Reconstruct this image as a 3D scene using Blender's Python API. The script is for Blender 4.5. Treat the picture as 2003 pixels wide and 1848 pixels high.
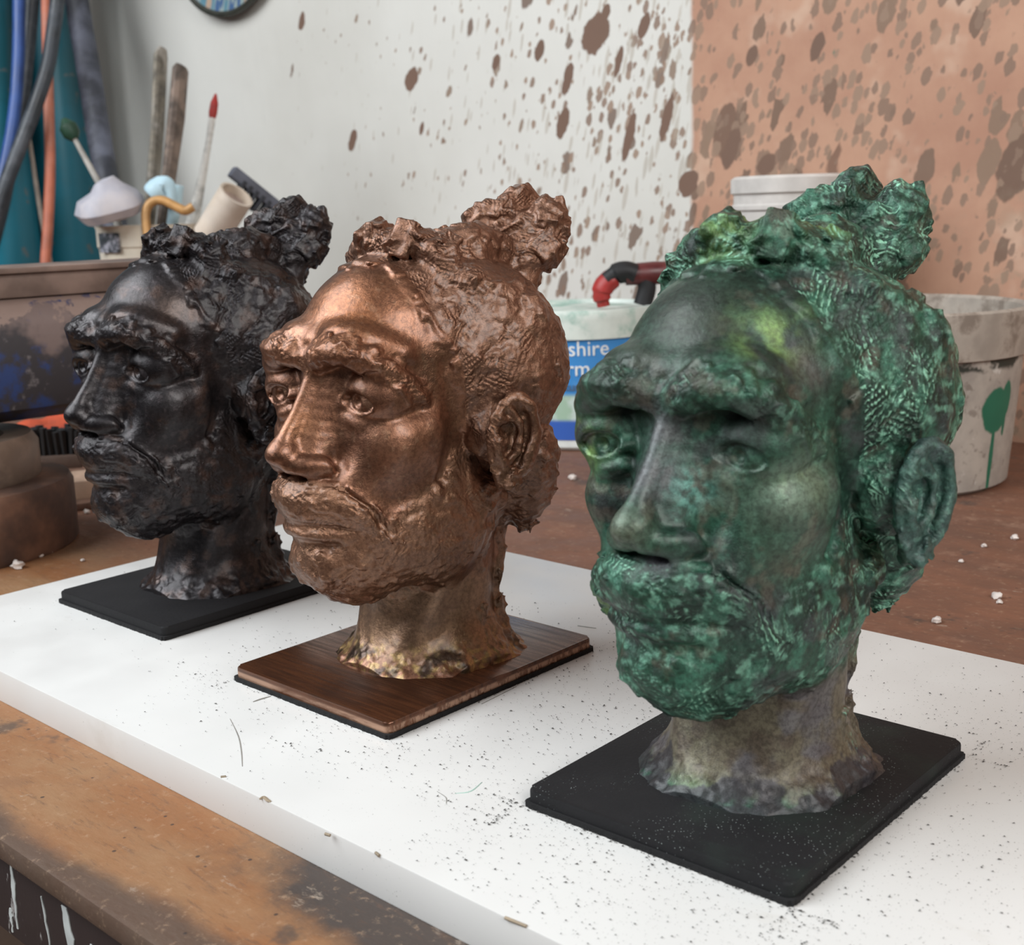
import bpy, bmesh, math, random
import numpy as np
from mathutils import Vector, Matrix
for o in list(bpy.data.objects): bpy.data.objects.remove(o, do_unlink=True)
scene = bpy.context.scene
C = scene.collection
BZ = 0.92                                                     # top of the white board above the floor
# ================================================================= camera, world, lights, exposure
F_PX, PITCH, ROLL, CAM_H = 2434.5, math.radians(11.931), math.radians(-1.84), 0.2368
fwd = Vector((0, math.cos(PITCH), -math.sin(PITCH))); r0 = Vector((1, 0, 0)); u0 = r0.cross(fwd)
rgt = r0 * math.cos(ROLL) + u0 * math.sin(ROLL); upv = -r0 * math.sin(ROLL) + u0 * math.cos(ROLL)
cam_d = bpy.data.cameras.new('camera'); cam = bpy.data.objects.new('camera', cam_d); C.objects.link(cam)
cam.matrix_world = Matrix(((rgt.x, upv.x, -fwd.x, 0), (rgt.y, upv.y, -fwd.y, 0), (rgt.z, upv.z, -fwd.z, BZ + CAM_H), (0, 0, 0, 1)))
cam_d.sensor_fit = 'HORIZONTAL'; cam_d.sensor_width = 36; cam_d.lens = F_PX / 2003 * 36
cam_d.clip_start = .01; cam_d.clip_end = 50
cam_d.dof.use_dof = True; cam_d.dof.focus_distance = .60; cam_d.dof.aperture_fstop = cam_d.lens / 1000 / .0024
scene.camera = cam
w = bpy.data.worlds.new('world'); scene.world = w; w.use_nodes = True
w.node_tree.nodes['Background'].inputs[0].default_value = (.90, .95, 1.0, 1)
w.node_tree.nodes['Background'].inputs[1].default_value = .10
def area(name, loc, aim, sx, sy, watts, col):
    d = bpy.data.lights.new(name, 'AREA'); d.shape = 'RECTANGLE'; d.size = sx; d.size_y = sy; d.energy = watts; d.color = col
    o = bpy.data.objects.new(name, d); C.objects.link(o); o.location = loc
    o.rotation_euler = (Vector(aim) - Vector(loc)).to_track_quat('-Z', 'Y').to_euler(); return o
area('window_left_offscreen', (-1.75, .35, 2.55), (-.05, .65, 1.05), 1.9, 1.7, 100, (.93, .97, 1.0))     # workshop window to the left of the bench
area('window_rear_offscreen', (.95, -1.15, 2.35), (.0, .7, 1.02), 1.1, 1.2, 54, (1, .98, .95))        # window behind the camera
vs = scene.view_settings; vs.view_transform = 'Standard'; vs.look = 'None'; vs.gamma = 1; vs.use_curve_mapping = False; vs.exposure = -.26
# ================================================================= helpers
YAW = math.radians(-43.03)                                    # the bench runs obliquely across the view
FU = Vector((math.cos(YAW), math.sin(YAW), 0)); FV = Vector((-math.sin(YAW), math.cos(YAW), 0))
def bench(u, v, z=0): return FU * u + FV * v + Vector((0, 0, z))      # bench coordinates: along, away, up
def tag(o, label=None, cat=None, group=None, kind=None):
    for k, v in (('label', label), ('category', cat), ('group', group), ('kind', kind)):
        if v: o[k] = v
    return o
def empty(name, loc, rz=0):
    o = bpy.data.objects.new(name, None); C.objects.link(o); o.location = loc; o.rotation_euler = (0, 0, rz); o.empty_display_size = .02; return o
def link(name, me, mat=None, parent=None, loc=None, rot=None, smooth=True):
    o = bpy.data.objects.new(name, me); C.objects.link(o)
    if mat is not None: me.materials.append(mat)
    if parent is not None: o.parent = parent
    if loc is not None: o.location = loc
    if rot is not None: o.rotation_euler = rot
    return o
class MB:                                                     # collects shapes into one mesh
    def __init__(s): s.bm = bmesh.new()
    def box(s, c, size, rot=None, bev=0, seg=2):
        M = Matrix.Translation(c) @ (rot.to_matrix().to_4x4() if rot is not None and hasattr(rot, 'to_matrix') else (rot if rot is not None else Matrix())) @ Matrix.Diagonal((*size, 1))
        r = bmesh.ops.create_cube(s.bm, size=1, matrix=M)
        if bev:
            es = list({e for v in r['verts'] for e in v.link_edges})
            bmesh.ops.bevel(s.bm, geom=es, offset=bev, segments=seg, affect='EDGES', profile=.6)
        return s
    def lathe(s, prof, seg=40, M=None, close=True):           # prof: (radius, height)
        M = M or Matrix(); rings = []
        for r, z in prof:
            if r < 1e-6: rings.append([s.bm.verts.new(M @ Vector((0, 0, z)))])
            else: rings.append([s.bm.verts.new(M @ Vector((r * math.cos(2 * math.pi * i / seg), r * math.sin(2 * math.pi * i / seg), z))) for i in range(seg)])
        for a, b in zip(rings[:-1], rings[1:]):
            for i in range(seg):
                j = (i + 1) % seg
                if len(a) == 1 and len(b) == 1: continue
                if len(a) == 1: s.bm.faces.new((a[0], b[j], b[i]))
                elif len(b) == 1: s.bm.faces.new((a[i], a[j], b[0]))
                else: s.bm.faces.new((a[i], a[j], b[j], b[i]))
        return s
    def tube(s, pts, rad, seg=12, caps=True, flat=1.0):
        pts = [Vector(p) for p in pts]; n = len(pts)
        if not hasattr(rad, '__len__'): rad = [rad] * n
        rings = []; up = Vector((.13, .21, .97))
        for i in range(n):
            t = (pts[min(i + 1, n - 1)] - pts[max(i - 1, 0)]).normalized()
            a = t.cross(up)
            if a.length < .05: a = t.cross(Vector((1, 0, 0)))
            a.normalize(); b = t.cross(a).normalized(); up = a.cross(t)
            rings.append([s.bm.verts.new(pts[i] + (a * math.cos(2 * math.pi * k / seg) + b * flat * math.sin(2 * math.pi * k / seg)) * rad[i]) for k in range(seg)])
        for p, q in zip(rings[:-1], rings[1:]):
            for k in range(seg): s.bm.faces.new((p[k], p[(k + 1) % seg], q[(k + 1) % seg], q[k]))
        if caps: s.bm.faces.new(rings[0][::-1]); s.bm.faces.new(rings[-1])
        return s
    def prism(s, poly, depth, M=None):
        M = M or Matrix(); a = [s.bm.verts.new(M @ Vector((x, y, 0))) for x, y in poly]; b = [s.bm.verts.new(M @ Vector((x, y, depth))) for x, y in poly]
        s.bm.faces.new(a[::-1]); s.bm.faces.new(b)
        for i in range(len(poly)): s.bm.faces.new((a[i], a[(i + 1) % len(a)], b[(i + 1) % len(a)], b[i]))
        return s
    def build(s, name, mat=None, parent=None, loc=None, rot=None, smooth=35):
        bmesh.ops.recalc_face_normals(s.bm, faces=s.bm.faces)
        me = bpy.data.meshes.new(name); s.bm.to_mesh(me); s.bm.free()
        if smooth:
            me.polygons.foreach_set('use_smooth', [True] * len(me.polygons)); me.update()
            me.set_sharp_from_angle(angle=math.radians(smooth))
        return link(name, me, mat, parent, loc, rot)
def spline(pts, n=8):                                         # Catmull-Rom through points
    P = [Vector(p) for p in pts]; P = [P[0] * 2 - P[1]] + P + [P[-1] * 2 - P[-2]]; out = []
    for i in range(1, len(P) - 2):
        for k in range(n):
            t = k / n; a, b, c, d = P[i - 1], P[i], P[i + 1], P[i + 2]
            out.append(.5 * ((2 * b) + (c - a) * t + (2 * a - 5 * b + 4 * c - d) * t * t + (3 * b - a - 3 * c + d) * t ** 3))
    return out + [P[-2]]
class G:                                                      # small node-graph writer
    def __init__(s, name):
        s.m = bpy.data.materials.new(name); s.m.use_nodes = True; s.t = s.m.node_tree; s.b = s.t.nodes['Principled BSDF']
    def n(s, typ, **kw):
        nd = s.t.nodes.new('ShaderNode' + typ)
        for k, v in kw.items():
            if hasattr(nd, k) and k not in ('inputs',): setattr(nd, k, v)
        return nd
    def put(s, sock, v):
        if isinstance(v, bpy.types.NodeSocket): s.t.links.new(v, sock)
        elif v is not None:
            if hasattr(sock.default_value, '__len__') and hasattr(v, '__len__') and len(v) == 3 and len(sock.default_value) == 4: v = (*v, 1)
            sock.default_value = v
    def math(s, op, a, b=None, c=None, clamp=False):
        nd = s.n('Math', operation=op, use_clamp=clamp)
        for i, v in enumerate((a, b, c)): s.put(nd.inputs[i], v)
        return nd.outputs[0]
    def vec(s, op, a, b=None, out=0):
        nd = s.n('VectorMath', operation=op); s.put(nd.inputs[0], a)
        if op == 'SCALE': s.put(nd.inputs[3], b)
        elif b is not None: s.put(nd.inputs[1], b)
        return nd.outputs[1 if op in ('DOT_PRODUCT', 'LENGTH', 'DISTANCE') else 0]
    def pos(s, kind='Object'): return s.n('TexCoord').outputs[kind]
    def noise(s, v, scale, detail=3, rough=.55, dist=0, out=0):
        nd = s.n('TexNoise'); s.put(nd.inputs['Vector'], v); nd.inputs['Scale'].default_value = scale; nd.inputs['Detail'].default_value = detail
        nd.inputs['Roughness'].default_value = rough; nd.inputs['Distortion'].default_value = dist; return nd.outputs[out]
    def voro(s, v, scale, feature='F1', out='Distance', rnd=1):
        nd = s.n('TexVoronoi', feature=feature); s.put(nd.inputs['Vector'], v); nd.inputs['Scale'].default_value = scale; nd.inputs['Randomness'].default_value = rnd; return nd.outputs[out]
    def rng(s, v, a, b, c=0, d=1, smooth=True):
        nd = s.n('MapRange', interpolation_type='SMOOTHSTEP' if smooth else 'LINEAR'); s.put(nd.inputs[0], v)
        for i, q in enumerate((a, b, c, d)): s.put(nd.inputs[i + 1], q)
        return nd.outputs[0]
    def mix(s, f, a, b, mode='MIX'):
        nd = s.n('Mix', data_type='RGBA', blend_type=mode); s.put(nd.inputs[0], f); s.put(nd.inputs[6], a); s.put(nd.inputs[7], b); return nd.outputs[2]
    def bump(s, h, strength, dist, prev=None):
        nd = s.n('Bump'); nd.inputs['Strength'].default_value = strength; nd.inputs['Distance'].default_value = dist; s.put(nd.inputs['Height'], h)
        if prev is not None: s.put(nd.inputs['Normal'], prev)
        return nd.outputs[0]
    def attr(s, name, out='Color'): nd = s.n('Attribute', attribute_name=name); return nd.outputs[out]
    def set(s, **kw):
        for k, v in kw.items(): s.put(s.b.inputs[{'col': 'Base Color', 'rough': 'Roughness', 'metal': 'Metallic', 'nrm': 'Normal', 'spec': 'Specular IOR Level', 'coat': 'Coat Weight', 'trans': 'Transmission Weight', 'alpha': 'Alpha', 'sss': 'Subsurface Weight', 'emis': 'Emission Color', 'estr': 'Emission Strength', 'coatr': 'Coat Roughness', 'sheen': 'Sheen Weight'}[k]], v)
        return s.m
def plain(name, col, rough=.6, metal=0, var=.25, scale=40, bump=.15, dist=.0005, dirt=None, dirts=6, dirta=.5):
    g = G(name); p = g.pos(); n1 = g.noise(p, scale, 4)
    c = g.mix(g.rng(n1, .3, .7), tuple(x * (1 - var) for x in col), tuple(min(1, x * (1 + var)) for x in col))
    if dirt: c = g.mix(g.math('MULTIPLY', g.rng(g.noise(p, dirts, 5, .65), .45, .65), dirta), c, dirt)
    return g.set(col=c, rough=g.rng(n1, .2, .8, max(0, rough - .1), min(1, rough + .1)), metal=metal, nrm=g.bump(g.noise(p, scale * 3, 3), bump, dist))
# ================================================================= the bronze head, modelled once as clay in millimetres
# x = sitter's left, y = back of the head, z = up from the board
import numpy as np
def vnoise(P, seed=0):                                        # smooth value noise, -1..1
    P = np.asarray(P, float); I = np.floor(P).astype(np.int64); f = P - I; f = f * f * (3 - 2 * f)
    def hsh(a):
        n = (a[:, 0] * 73856093 ^ a[:, 1] * 19349663 ^ a[:, 2] * 83492791 ^ (seed * 2654435761)) & 0xffffffff
        n = ((n ^ (n >> 15)) * 2246822519) & 0xffffffff; n = ((n ^ (n >> 13)) * 3266489917) & 0xffffffff
        return ((n ^ (n >> 16)) & 0xffffff) / float(0x7fffff) - 1
    r = 0
    for i in (0, 1):
        for j in (0, 1):
            for k in (0, 1):
                w = (f[:, 0] if i else 1 - f[:, 0]) * (f[:, 1] if j else 1 - f[:, 1]) * (f[:, 2] if k else 1 - f[:, 2])
                r = r + w * hsh(I + np.array([i, j, k]))
    return r
def fbm(P, scale, octv=3, seed=0):
    r = 0; a = 1; t = 0
    for o in range(octv):
        r = r + a * vnoise(np.asarray(P) / scale * 2 ** o + 17.3 * o, seed + o); t += a; a *= .5
    return r / t
def sstep(a, b, x):
    t = np.clip((x - a) / (b - a), 0, 1); return t * t * (3 - 2 * t)

class Clay:
    def __init__(s, lo, hi, h):
        s.h = h; s.lo = np.array(lo, float)
        s.n = np.ceil((np.array(hi) - s.lo) / h).astype(int) + 1
        s.d = np.full(s.n, 30.0, np.float32)
        s.ax = [(s.lo[i] + h * np.arange(s.n[i])).astype(np.float32) for i in range(3)]
    def box(s, a, b):
        i0 = np.clip(np.floor((np.array(a) - s.lo) / s.h).astype(int), 0, s.n - 1)
        i1 = np.clip(np.ceil((np.array(b) - s.lo) / s.h).astype(int) + 1, 1, s.n)
        sl = tuple(slice(i0[i], i1[i]) for i in range(3))
        return sl, s.ax[0][sl[0]][:, None, None], s.ax[1][sl[1]][None, :, None], s.ax[2][sl[2]][None, None, :]
    def op(s, sl, f, k, cut):
        d = -s.d[sl] if cut else s.d[sl]
        hh = np.maximum(k - np.abs(d - f), 0.0) / max(k, 1e-6)
        r = np.minimum(d, f) - hh * hh * k * 0.25
        s.d[sl] = -r if cut else r
    def ell(s, c, r, k=6, cut=False, rx=0, rz=0, ry=0):
        m = max(r) + k + 4
        sl, X, Y, Z = s.box([c[i] - m for i in range(3)], [c[i] + m for i in range(3)])
        x, y, z = X - c[0], Y - c[1], Z - c[2]
        if rz: a = np.radians(rz); x, y = x * np.cos(a) + y * np.sin(a), -x * np.sin(a) + y * np.cos(a)
        if rx: a = np.radians(rx); y, z = y * np.cos(a) + z * np.sin(a), -y * np.sin(a) + z * np.cos(a)
        if ry: a = np.radians(ry); x, z = x * np.cos(a) - z * np.sin(a), x * np.sin(a) + z * np.cos(a)
        k0 = np.sqrt((x / r[0]) ** 2 + (y / r[1]) ** 2 + (z / r[2]) ** 2)
        g = np.sqrt((x / r[0] ** 2) ** 2 + (y / r[1] ** 2) ** 2 + (z / r[2] ** 2) ** 2)
        s.op(sl, (k0 * (k0 - 1.0) / np.maximum(g, 1e-6)).astype(np.float32), k, cut)
    def cap(s, a, b, ra, rb, k=4, cut=False):
        a = np.array(a, float); b = np.array(b, float); m = max(ra, rb) + k + 4
        sl, X, Y, Z = s.box(np.minimum(a, b) - m, np.maximum(a, b) + m)
        e = b - a; L = e @ e
        t = np.clip(((X - a[0]) * e[0] + (Y - a[1]) * e[1] + (Z - a[2]) * e[2]) / L, 0, 1)
        f = np.sqrt((X - a[0] - t * e[0]) ** 2 + (Y - a[1] - t * e[1]) ** 2 + (Z - a[2] - t * e[2]) ** 2) - (ra + t * (rb - ra))
        s.op(sl, f.astype(np.float32), k, cut)
    def slab(s, c, t, n, half, rnd, k):                       # rounded flat strip, t = along, n = out of the surface
        b = np.cross(n, t); m = max(half) + rnd + k + 3
        sl, X, Y, Z = s.box(np.array(c) - m, np.array(c) + m); x, y, z = X - c[0], Y - c[1], Z - c[2]
        q = [np.abs(x * a[0] + y * a[1] + z * a[2]) - h for a, h in zip((t, b, n), half)]
        f = np.sqrt(sum(np.maximum(v, 0) ** 2 for v in q)) + np.minimum(np.maximum(np.maximum(q[0], q[1]), q[2]), 0) - rnd
        s.op(sl, f.astype(np.float32), k, False)
    def line(s, pts, rad, k=4, cut=False, n=4, flat=None):      # smooth tapered stroke through points
        P = np.array(pts, float); R = np.array(rad if hasattr(rad, '__len__') else [rad] * len(P), float)
        if n > 1 and len(P) > 2:
            A = np.concatenate([np.c_[P, R][:1] * 2 - np.c_[P, R][1:2], np.c_[P, R], np.c_[P, R][-1:] * 2 - np.c_[P, R][-2:-1]])
            o = [.5 * (2 * A[q] + (A[q + 1] - A[q - 1]) * t + (2 * A[q - 1] - 5 * A[q] + 4 * A[q + 1] - A[q + 2]) * t * t + (3 * A[q] - A[q - 1] - 3 * A[q + 1] + A[q + 2]) * t ** 3)
                 for q in range(1, len(A) - 2) for t in np.arange(n) / n] + [A[-2]]
            o = np.array(o); P, R = o[:, :3], np.maximum(o[:, 3], .3)
        m = R.max() + k + 4
        sl, X, Y, Z = s.box(P.min(0) - m, P.max(0) + m); f = None
        for a, b, ra, rb in zip(P[:-1], P[1:], R[:-1], R[1:]):
            e = b - a; t = np.clip(((X - a[0]) * e[0] + (Y - a[1]) * e[1] + (Z - a[2]) * e[2]) / max(e @ e, 1e-9), 0, 1)
            g = np.sqrt((X - a[0] - t * e[0]) ** 2 + (Y - a[1] - t * e[1]) ** 2 + (Z - a[2] - t * e[2]) ** 2) - (ra + t * (rb - ra))
            f = g if f is None else np.minimum(f, g)
        s.op(sl, f.astype(np.float32), k, cut)
    def both(s, kind, a, *r, **kw):
        f = getattr(s, kind); f(a, *r, **kw)
        mir = lambda v: (-v[0], v[1], v[2])
        for q in ('rz', 'ry'):
            if q in kw: kw[q] = -kw[q]
        if kind == 'cap': f(mir(a), mir(r[0]), *r[1:], **kw)
        elif kind == 'line': f([mir(v) for v in a], *r, **kw)
        else: f(mir(a), *r, **kw)
    def mesh(s):                                              # naive surface nets
        d = s.d; neg = d < 0; n = np.array(d.shape) - 1
        off = np.array([(i, j, k) for i in (0, 1) for j in (0, 1) for k in (0, 1)])
        cnt = sum(neg[i:n[0] + i, j:n[1] + j, k:n[2] + k].astype(np.int8) for i, j, k in off)
        cell = (cnt > 0) & (cnt < 8)
        I = np.argwhere(cell); idx = np.full(n, -1, np.int64); idx[cell] = np.arange(len(I))
        cv = np.stack([d[I[:, 0] + i, I[:, 1] + j, I[:, 2] + k] for i, j, k in off], 1)
        V = np.zeros((len(I), 3)); W = np.zeros(len(I))
        for a in range(8):
            for b in range(a + 1, 8):
                if np.abs(off[a] - off[b]).sum() != 1: continue
                m = (cv[:, a] < 0) != (cv[:, b] < 0)
                t = cv[m, a] / (cv[m, a] - cv[m, b])
                V[m] += off[a] + t[:, None] * (off[b] - off[a]); W[m] += 1
        V = (V / W[:, None] + I) * s.h + s.lo
        F = []
        for ax in range(3):
            o1, o2 = [(1, 2), (2, 0), (0, 1)][ax]
            sa = [slice(None)] * 3; sb = [slice(None)] * 3
            sa[ax] = slice(0, -1); sb[ax] = slice(1, None)
            A, B = neg[tuple(sa)], neg[tuple(sb)]
            u = np.zeros(3, int); u[o1] = 1; v = np.zeros(3, int); v[o2] = 1
            for flip, M in ((0, A & ~B), (1, ~A & B)):
                E = np.argwhere(M)
                E = E[(E[:, o1] > 0) & (E[:, o2] > 0) & (E[:, o1] < n[o1]) & (E[:, o2] < n[o2])]
                q = [idx[tuple((E - w).T)] for w in (0 * u, u, u + v, v)]
                F.append(np.stack(q[::-1] if flip else q, 1))
        return V, np.concatenate(F)

def normals(V, F):
    fn = np.cross(V[F[:, 2]] - V[F[:, 0]], V[F[:, 3]] - V[F[:, 1]])
    N = np.zeros_like(V)
    for i in range(4):
        for a in range(3): N[:, a] += np.bincount(F[:, i], fn[:, a], len(V))
    return N / np.maximum(np.linalg.norm(N, axis=1, keepdims=True), 1e-9)

HAIRLINE = np.array([(0, 213), (14, 214), (30, 213), (45, 210), (55, 203), (60, 193), (67, 183), (74, 175), (78, 163), (80, 150), (82, 135), (86, 112), (95, 96), (112, 84), (180, 74)], float)
MOUST = [(2, -71, 106.5), (12, -68, 107.5), (22, -59.5, 104.5), (29, -51, 96), (33, -45, 85)]
BROW = [(3, -56, 170), (14, -59, 175), (26, -56, 176), (36, -44, 168), (40, -27, 152)]
EAR = (65, 9, 129)
def polydist(V, pts, mirror=True):
    r = np.full(len(V), 99.); tan = np.zeros_like(V)
    for s in ((1, -1) if mirror else (1,)):
        L = np.array(pts, float) * (s, 1, 1)
        for a, b in zip(L[:-1], L[1:]):
            e = b - a; t = np.clip((V - a) @ e / (e @ e), 0, 1); q = np.linalg.norm(V - a - t[:, None] * e, axis=1)
            m = q < r; tan[m] = e / np.linalg.norm(e); r = np.minimum(r, q)
    return r, tan
def regions(V):                                               # which clay is where: hair, topknot, ear, beard, moustache, brow
    x, y, z = V.T
    az = np.degrees(np.arctan2(np.abs(x), -(y - 5))); wob = fbm(V, 7, 2, 5) * 2.2; rr = np.hypot(x - 1, y - 14)
    hair = sstep(-1.2, 1.2, z - np.interp(az, HAIRLINE[:, 0], HAIRLINE[:, 1]) + wob)
    hair *= 1 - sstep(-1.5, 1.5, 36 - rr + wob) * sstep(92, 84, z)
    strand = sstep(.55, .7, (x * .62 + (y - 14) * .78) / np.maximum(rr, 1)) * sstep(10, 18, z) * sstep(90, 80, z) * (rr > 30.5)
    hair = np.maximum(hair, strand * .999)
    ear = (((np.abs(x) - 65) / 10) ** 2 + ((y - 9) / 16) ** 2 + ((z - 129) / 27) ** 2 < 1) & (np.abs(x) > 57.5 + np.clip(y - 4, 0, 20) * .4)
    hair[ear] = 0
    knot = sstep(0, 4, (y - 60) * .75 + (z - 210) * .6 + wob) * (y > 50) * (z > 192)
    jaw = np.interp(az, [0, 10, 58, 81, 99, 124], [44, 44, 52, 62, 77, 86])
    up = np.interp(az, [0, 20, 34, 43, 50, 62, 72, 84, 95], [112, 110, 90, 99, 106, 112, 122, 128, 110])
    beard = sstep(-5, 6, up - z + wob) * sstep(-2, 2, z - jaw + wob * .4) * sstep(104, 92, az) * (1 - hair)
    md, mt = polydist(V, MOUST); bd, bt = polydist(V, BROW)
    mst = sstep(7.6, 6, md) * (y < -38); brow = sstep(8.5, 5.5, bd)
    return dict(hair=hair, strand=strand, ear=ear, knot=knot, beard=beard, mst=mst, brow=brow, mt=mt, bt=bt, az=az)
def model_head(h=1.0):
    c = Clay((-76, -98, 4), (86, 116, 262), h)
    # ---- masses
    c.ell((0, 22, 166), (51, 56, 50), 1)                       # skull
    c.ell((0, -13, 167), (41, 40, 48), 10)                     # forehead dome
    c.ell((0, -15, 124), (42, 41, 50), 14)                     # face
    c.ell((2, -38, 78), (31, 27, 33), 12)                      # chin and beard
    c.ell((0, -45, 100), (26, 24, 22), 10)                     # muzzle
    c.ell((27, -10, 85), (17, 33, 31), 13); c.ell((-27, -8, 88), (15, 32, 28), 13)   # jaw angles
    c.ell((33, -32, 125), (12.5, 14, 15), 10); c.both('ell', (27, -37, 133), (13, 11.5, 11), 9); c.both('line', [(33, -32, 133), (39, -22, 135)], [7, 5], 12)       # cheek bones
    c.ell((-29, -42, 128), (12, 13, 13), 10)
    c.both('ell', (52, -34, 106), (8, 12, 12), 10, cut=True)    # hollow of the cheek
    c.cap((-1, 6, 0), (0, 13, 95), 32, 32, 6)                  # neck
    c.ell((1, 10, 2), (51, 49, 9), 30)                        # flared foot of the neck
    c.both('line', [(36, 16, 98), (24, -7, 48), (13, -20, 14)], [6, 5, 4], 8)           # neck tendons
    # ---- brow, eyes, nose
    c.both('ell', (25.5, -64, 154.5), (13.5, 14, 12), 6, cut=True)   # sockets
    c.both('line', [(5, -49, 177), (16, -49.5, 180), (28, -43.5, 178.5), (36, -32, 172)], [5.5, 7, 6, 4], 9)
    c.both('line', [(2, -52.5, 169), (14, -56.5, 172.5), (26, -54, 173.5), (36, -42.5, 166.5), (40, -26, 151)], [5.2, 6.3, 6.2, 5.2, 3], 4)
    c.line([(-26, -54, 170), (-37, -48, 164), (-41, -40, 156)], [7, 6.5, 4], 5)
    c.line([(1.5, -44, 166), (.5, -50, 145), (0, -55, 126)], [7, 11.5, 14.5], 6)         # nose: flanks, ridge, tip, wings
    c.line([(1.5, -54, 165), (.5, -64.5, 145), (-.3, -73, 130)], [3, 3.4, 4.6], 5)
    c.ell((-.5, -73.5, 126), (7.5, 8, 6), 5)
    c.both('line', [(4, -72, 121.5), (10, -67, 120.5), (16, -60, 120.5)], [4.5, 5.2, 4.6], 3)
    c.both('ell', (6.5, -68, 114), (4.5, 6, 3), 2, cut=True)   # nostrils
    c.both('line', [(19, -56, 122), (27, -51.5, 111)], [2, 1.5], 8, cut=True)
    c.both('line', [(45.5, -12, 165), (46.5, -11, 145), (44.5, -10, 126), (41, -16, 110)], [1.5, 2, 1.8, 1.2], 6, cut=True)
    for s, o in ((1, (0, 0, 0)), (-1, (2.5, -5, .5))):         # eyes: lid shell, almond opening, ball, pupil, crease, bag
        p = lambda x, y, z: (s * (x + o[0]), y + o[1], z + o[2])
        c.ell(p(27, -37, 153), (16.5, 15.0, 15.5), 2.5)
        c.line([p(14, -47, 150.5), p(17, -50, 150)], [1.8, 2], 3)
        c.ell(p(26.5, -54, 150), (11.2, 9.2, 5.6), .8, cut=True, ry=8 * s)
        c.line([p(33, -48, 149.5), p(40, -40, 147.8)], [1.6, .6], 1.2, cut=True)
        c.ell(p(26.5, -36.8, 150), (13.2, 12.9, 12), .6)
        c.ell(p(25, -50.0, 150.4), (3.0, 3.0, 3.0), .8, cut=True)
        c.line([p(17, -48, 142.5), p(25, -47.6, 140), p(34, -41.6, 141)], [2, 2.8, 2], 4)
    # ---- mouth, moustache, chin
    c.line([(-22, -58.5, 95), (-10, -66, 97), (2, -68.5, 97), (12, -65.5, 97), (23, -57, 95)], [2, 3, 3.4, 3, 2], 6)
    c.line([(-20, -59, 86.5), (-9, -65.5, 86), (2, -67.5, 86), (12, -65, 86), (21, -56.5, 86.5)], [1.6, 2.4, 2.8, 2.6, 1.8], 6)
    c.line([(-25, -58, 90), (-10, -70, 91.5), (2, -73, 91), (12, -69.5, 91.5), (27, -55, 89.5)], [.8, 1.3, 1.4, 1.3, .8], 2.5, cut=True)
    c.line([(-16, -65, 79.5), (2, -71, 80.5), (18, -61, 80)], [1.6, 2.6, 1.4], 6, cut=True)
    c.ell((1, -60, 69), (15, 7, 10), 8)
    c.both('line', [(2, -67, 105), (12, -64.5, 105.5), (22, -56.3, 102.5), (29, -48.4, 95.5), (33, -44, 86)], [5.2, 6.0, 5.6, 4.6, 2.4], 9)
    c.both('ell', (23, -43, 113), (9, 11, 11), 10)
    c.both('line', [(22, -61, 111), (31, -51.5, 100), (37.5, -43.5, 87)], [1.2, 2.0, 1.4], 2.5, cut=True)
    c.both('line', [(14, -65, 108), (22, -59, 103), (28.5, -51.5, 95), (33, -46, 85.5)], [2.4, 5.0, 4.8, 1.6], 1.0)
    # ---- ears
    for s in (1, -1):
        m = lambda L: [(s * x, y, z) for x, y, z in L]
        c.cap((48 * s, 15, 130), (62 * s, 11, 129), 15, 9, 4)
        c.ell((63.5 * s, 9.5, EAR[2]), (4.2, 13, 22.5), 2, rx=-8, rz=-22 * s)
        c.ell((67.5 * s, 8.5, 130.5), (5.5, 9.8, 17.5), 1.2, cut=True, rx=-8, rz=-22 * s)
        c.line(m([(59.5, 1, 133), (60.5, 5, 143), (63.5, 12, 148.5), (66.5, 16, 145), (68.2, 18.2, 135.5), (68, 16, 123), (66, 11.5, 113), (62, 5, 108.5), (60, 1.5, 114)]), [2.2, 2.5, 2.7, 2.7, 2.7, 2.6, 2.8, 4, 2.6], 1.2)
        c.line(m([(63.5, 6, 145), (65.5, 12, 134), (64.5, 10, 122), (62.5, 4, 117)]), [1.6, 2, 2.2, 1.8], 1.5)
        c.line(m([(62, 2.5, 138), (64, 10, 138.5)]), [1.6, 1.4], 1.5)
        c.ell((63 * s, 0, 126), (2.6, 2.8, 4.5), 1.5)
    # ---- hair masses
    c.line([(-36, 8, 200), (-27, 0, 211), (-15, -6, 219), (-6, -7, 224)], [6, 6, 6.5, 6.5], 7)
    c.line([(-6, -7, 223.5), (5, -7, 221), (14, -4, 223), (25, 5, 216)], [6.5, 5.5, 6.5, 6], 5)
    c.line([(-4, 20, 214), (6, 34, 218), (4, 54, 214)], [10, 11, 10], 9)
    c.line([(26, 2, 208), (37, 16, 197), (47, 34, 184)], [6, 8, 9], 9)
    c.ell((3, 33, 158), (57, 43, 46), 12)
    c.ell((6, 44, 106), (38, 28, 33), 12)
    c.line([(42, 40, 116), (35, 45, 92), (29, 47, 76)], [12, 9, 5], 6)
    c.line([(19, 36, 76), (21, 33, 56), (20, 33, 36), (23, 36, 14)], [6, 4, 3.6, 4.6], 3)
    # ---- topknot: a narrow root, two lobes, a side lump
    c.line([(9, 62, 184), (9, 69, 204), (6, 75, 222)], [8, 9, 11], 6)
    c.line([(-15, 66, 231), (-6, 74, 233), (-3, 82, 240)], [5.5, 8, 6.5], 2.5)
    c.line([(17, 78, 214), (16, 83, 228), (13, 86, 236)], [7, 8.5, 6], 2.5)
    c.ell((5.5, 74, 242), (4.5, 9, 9), 2, cut=True)
    c.ell((3, 62, 226), (4.5, 5, 4), 2, cut=True)
    # ---- strips and pellets of clay pressed on by the thumb
    V, F = c.mesh(); N = normals(V, F); R = regions(V); rng = np.random.default_rng(11)
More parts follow.
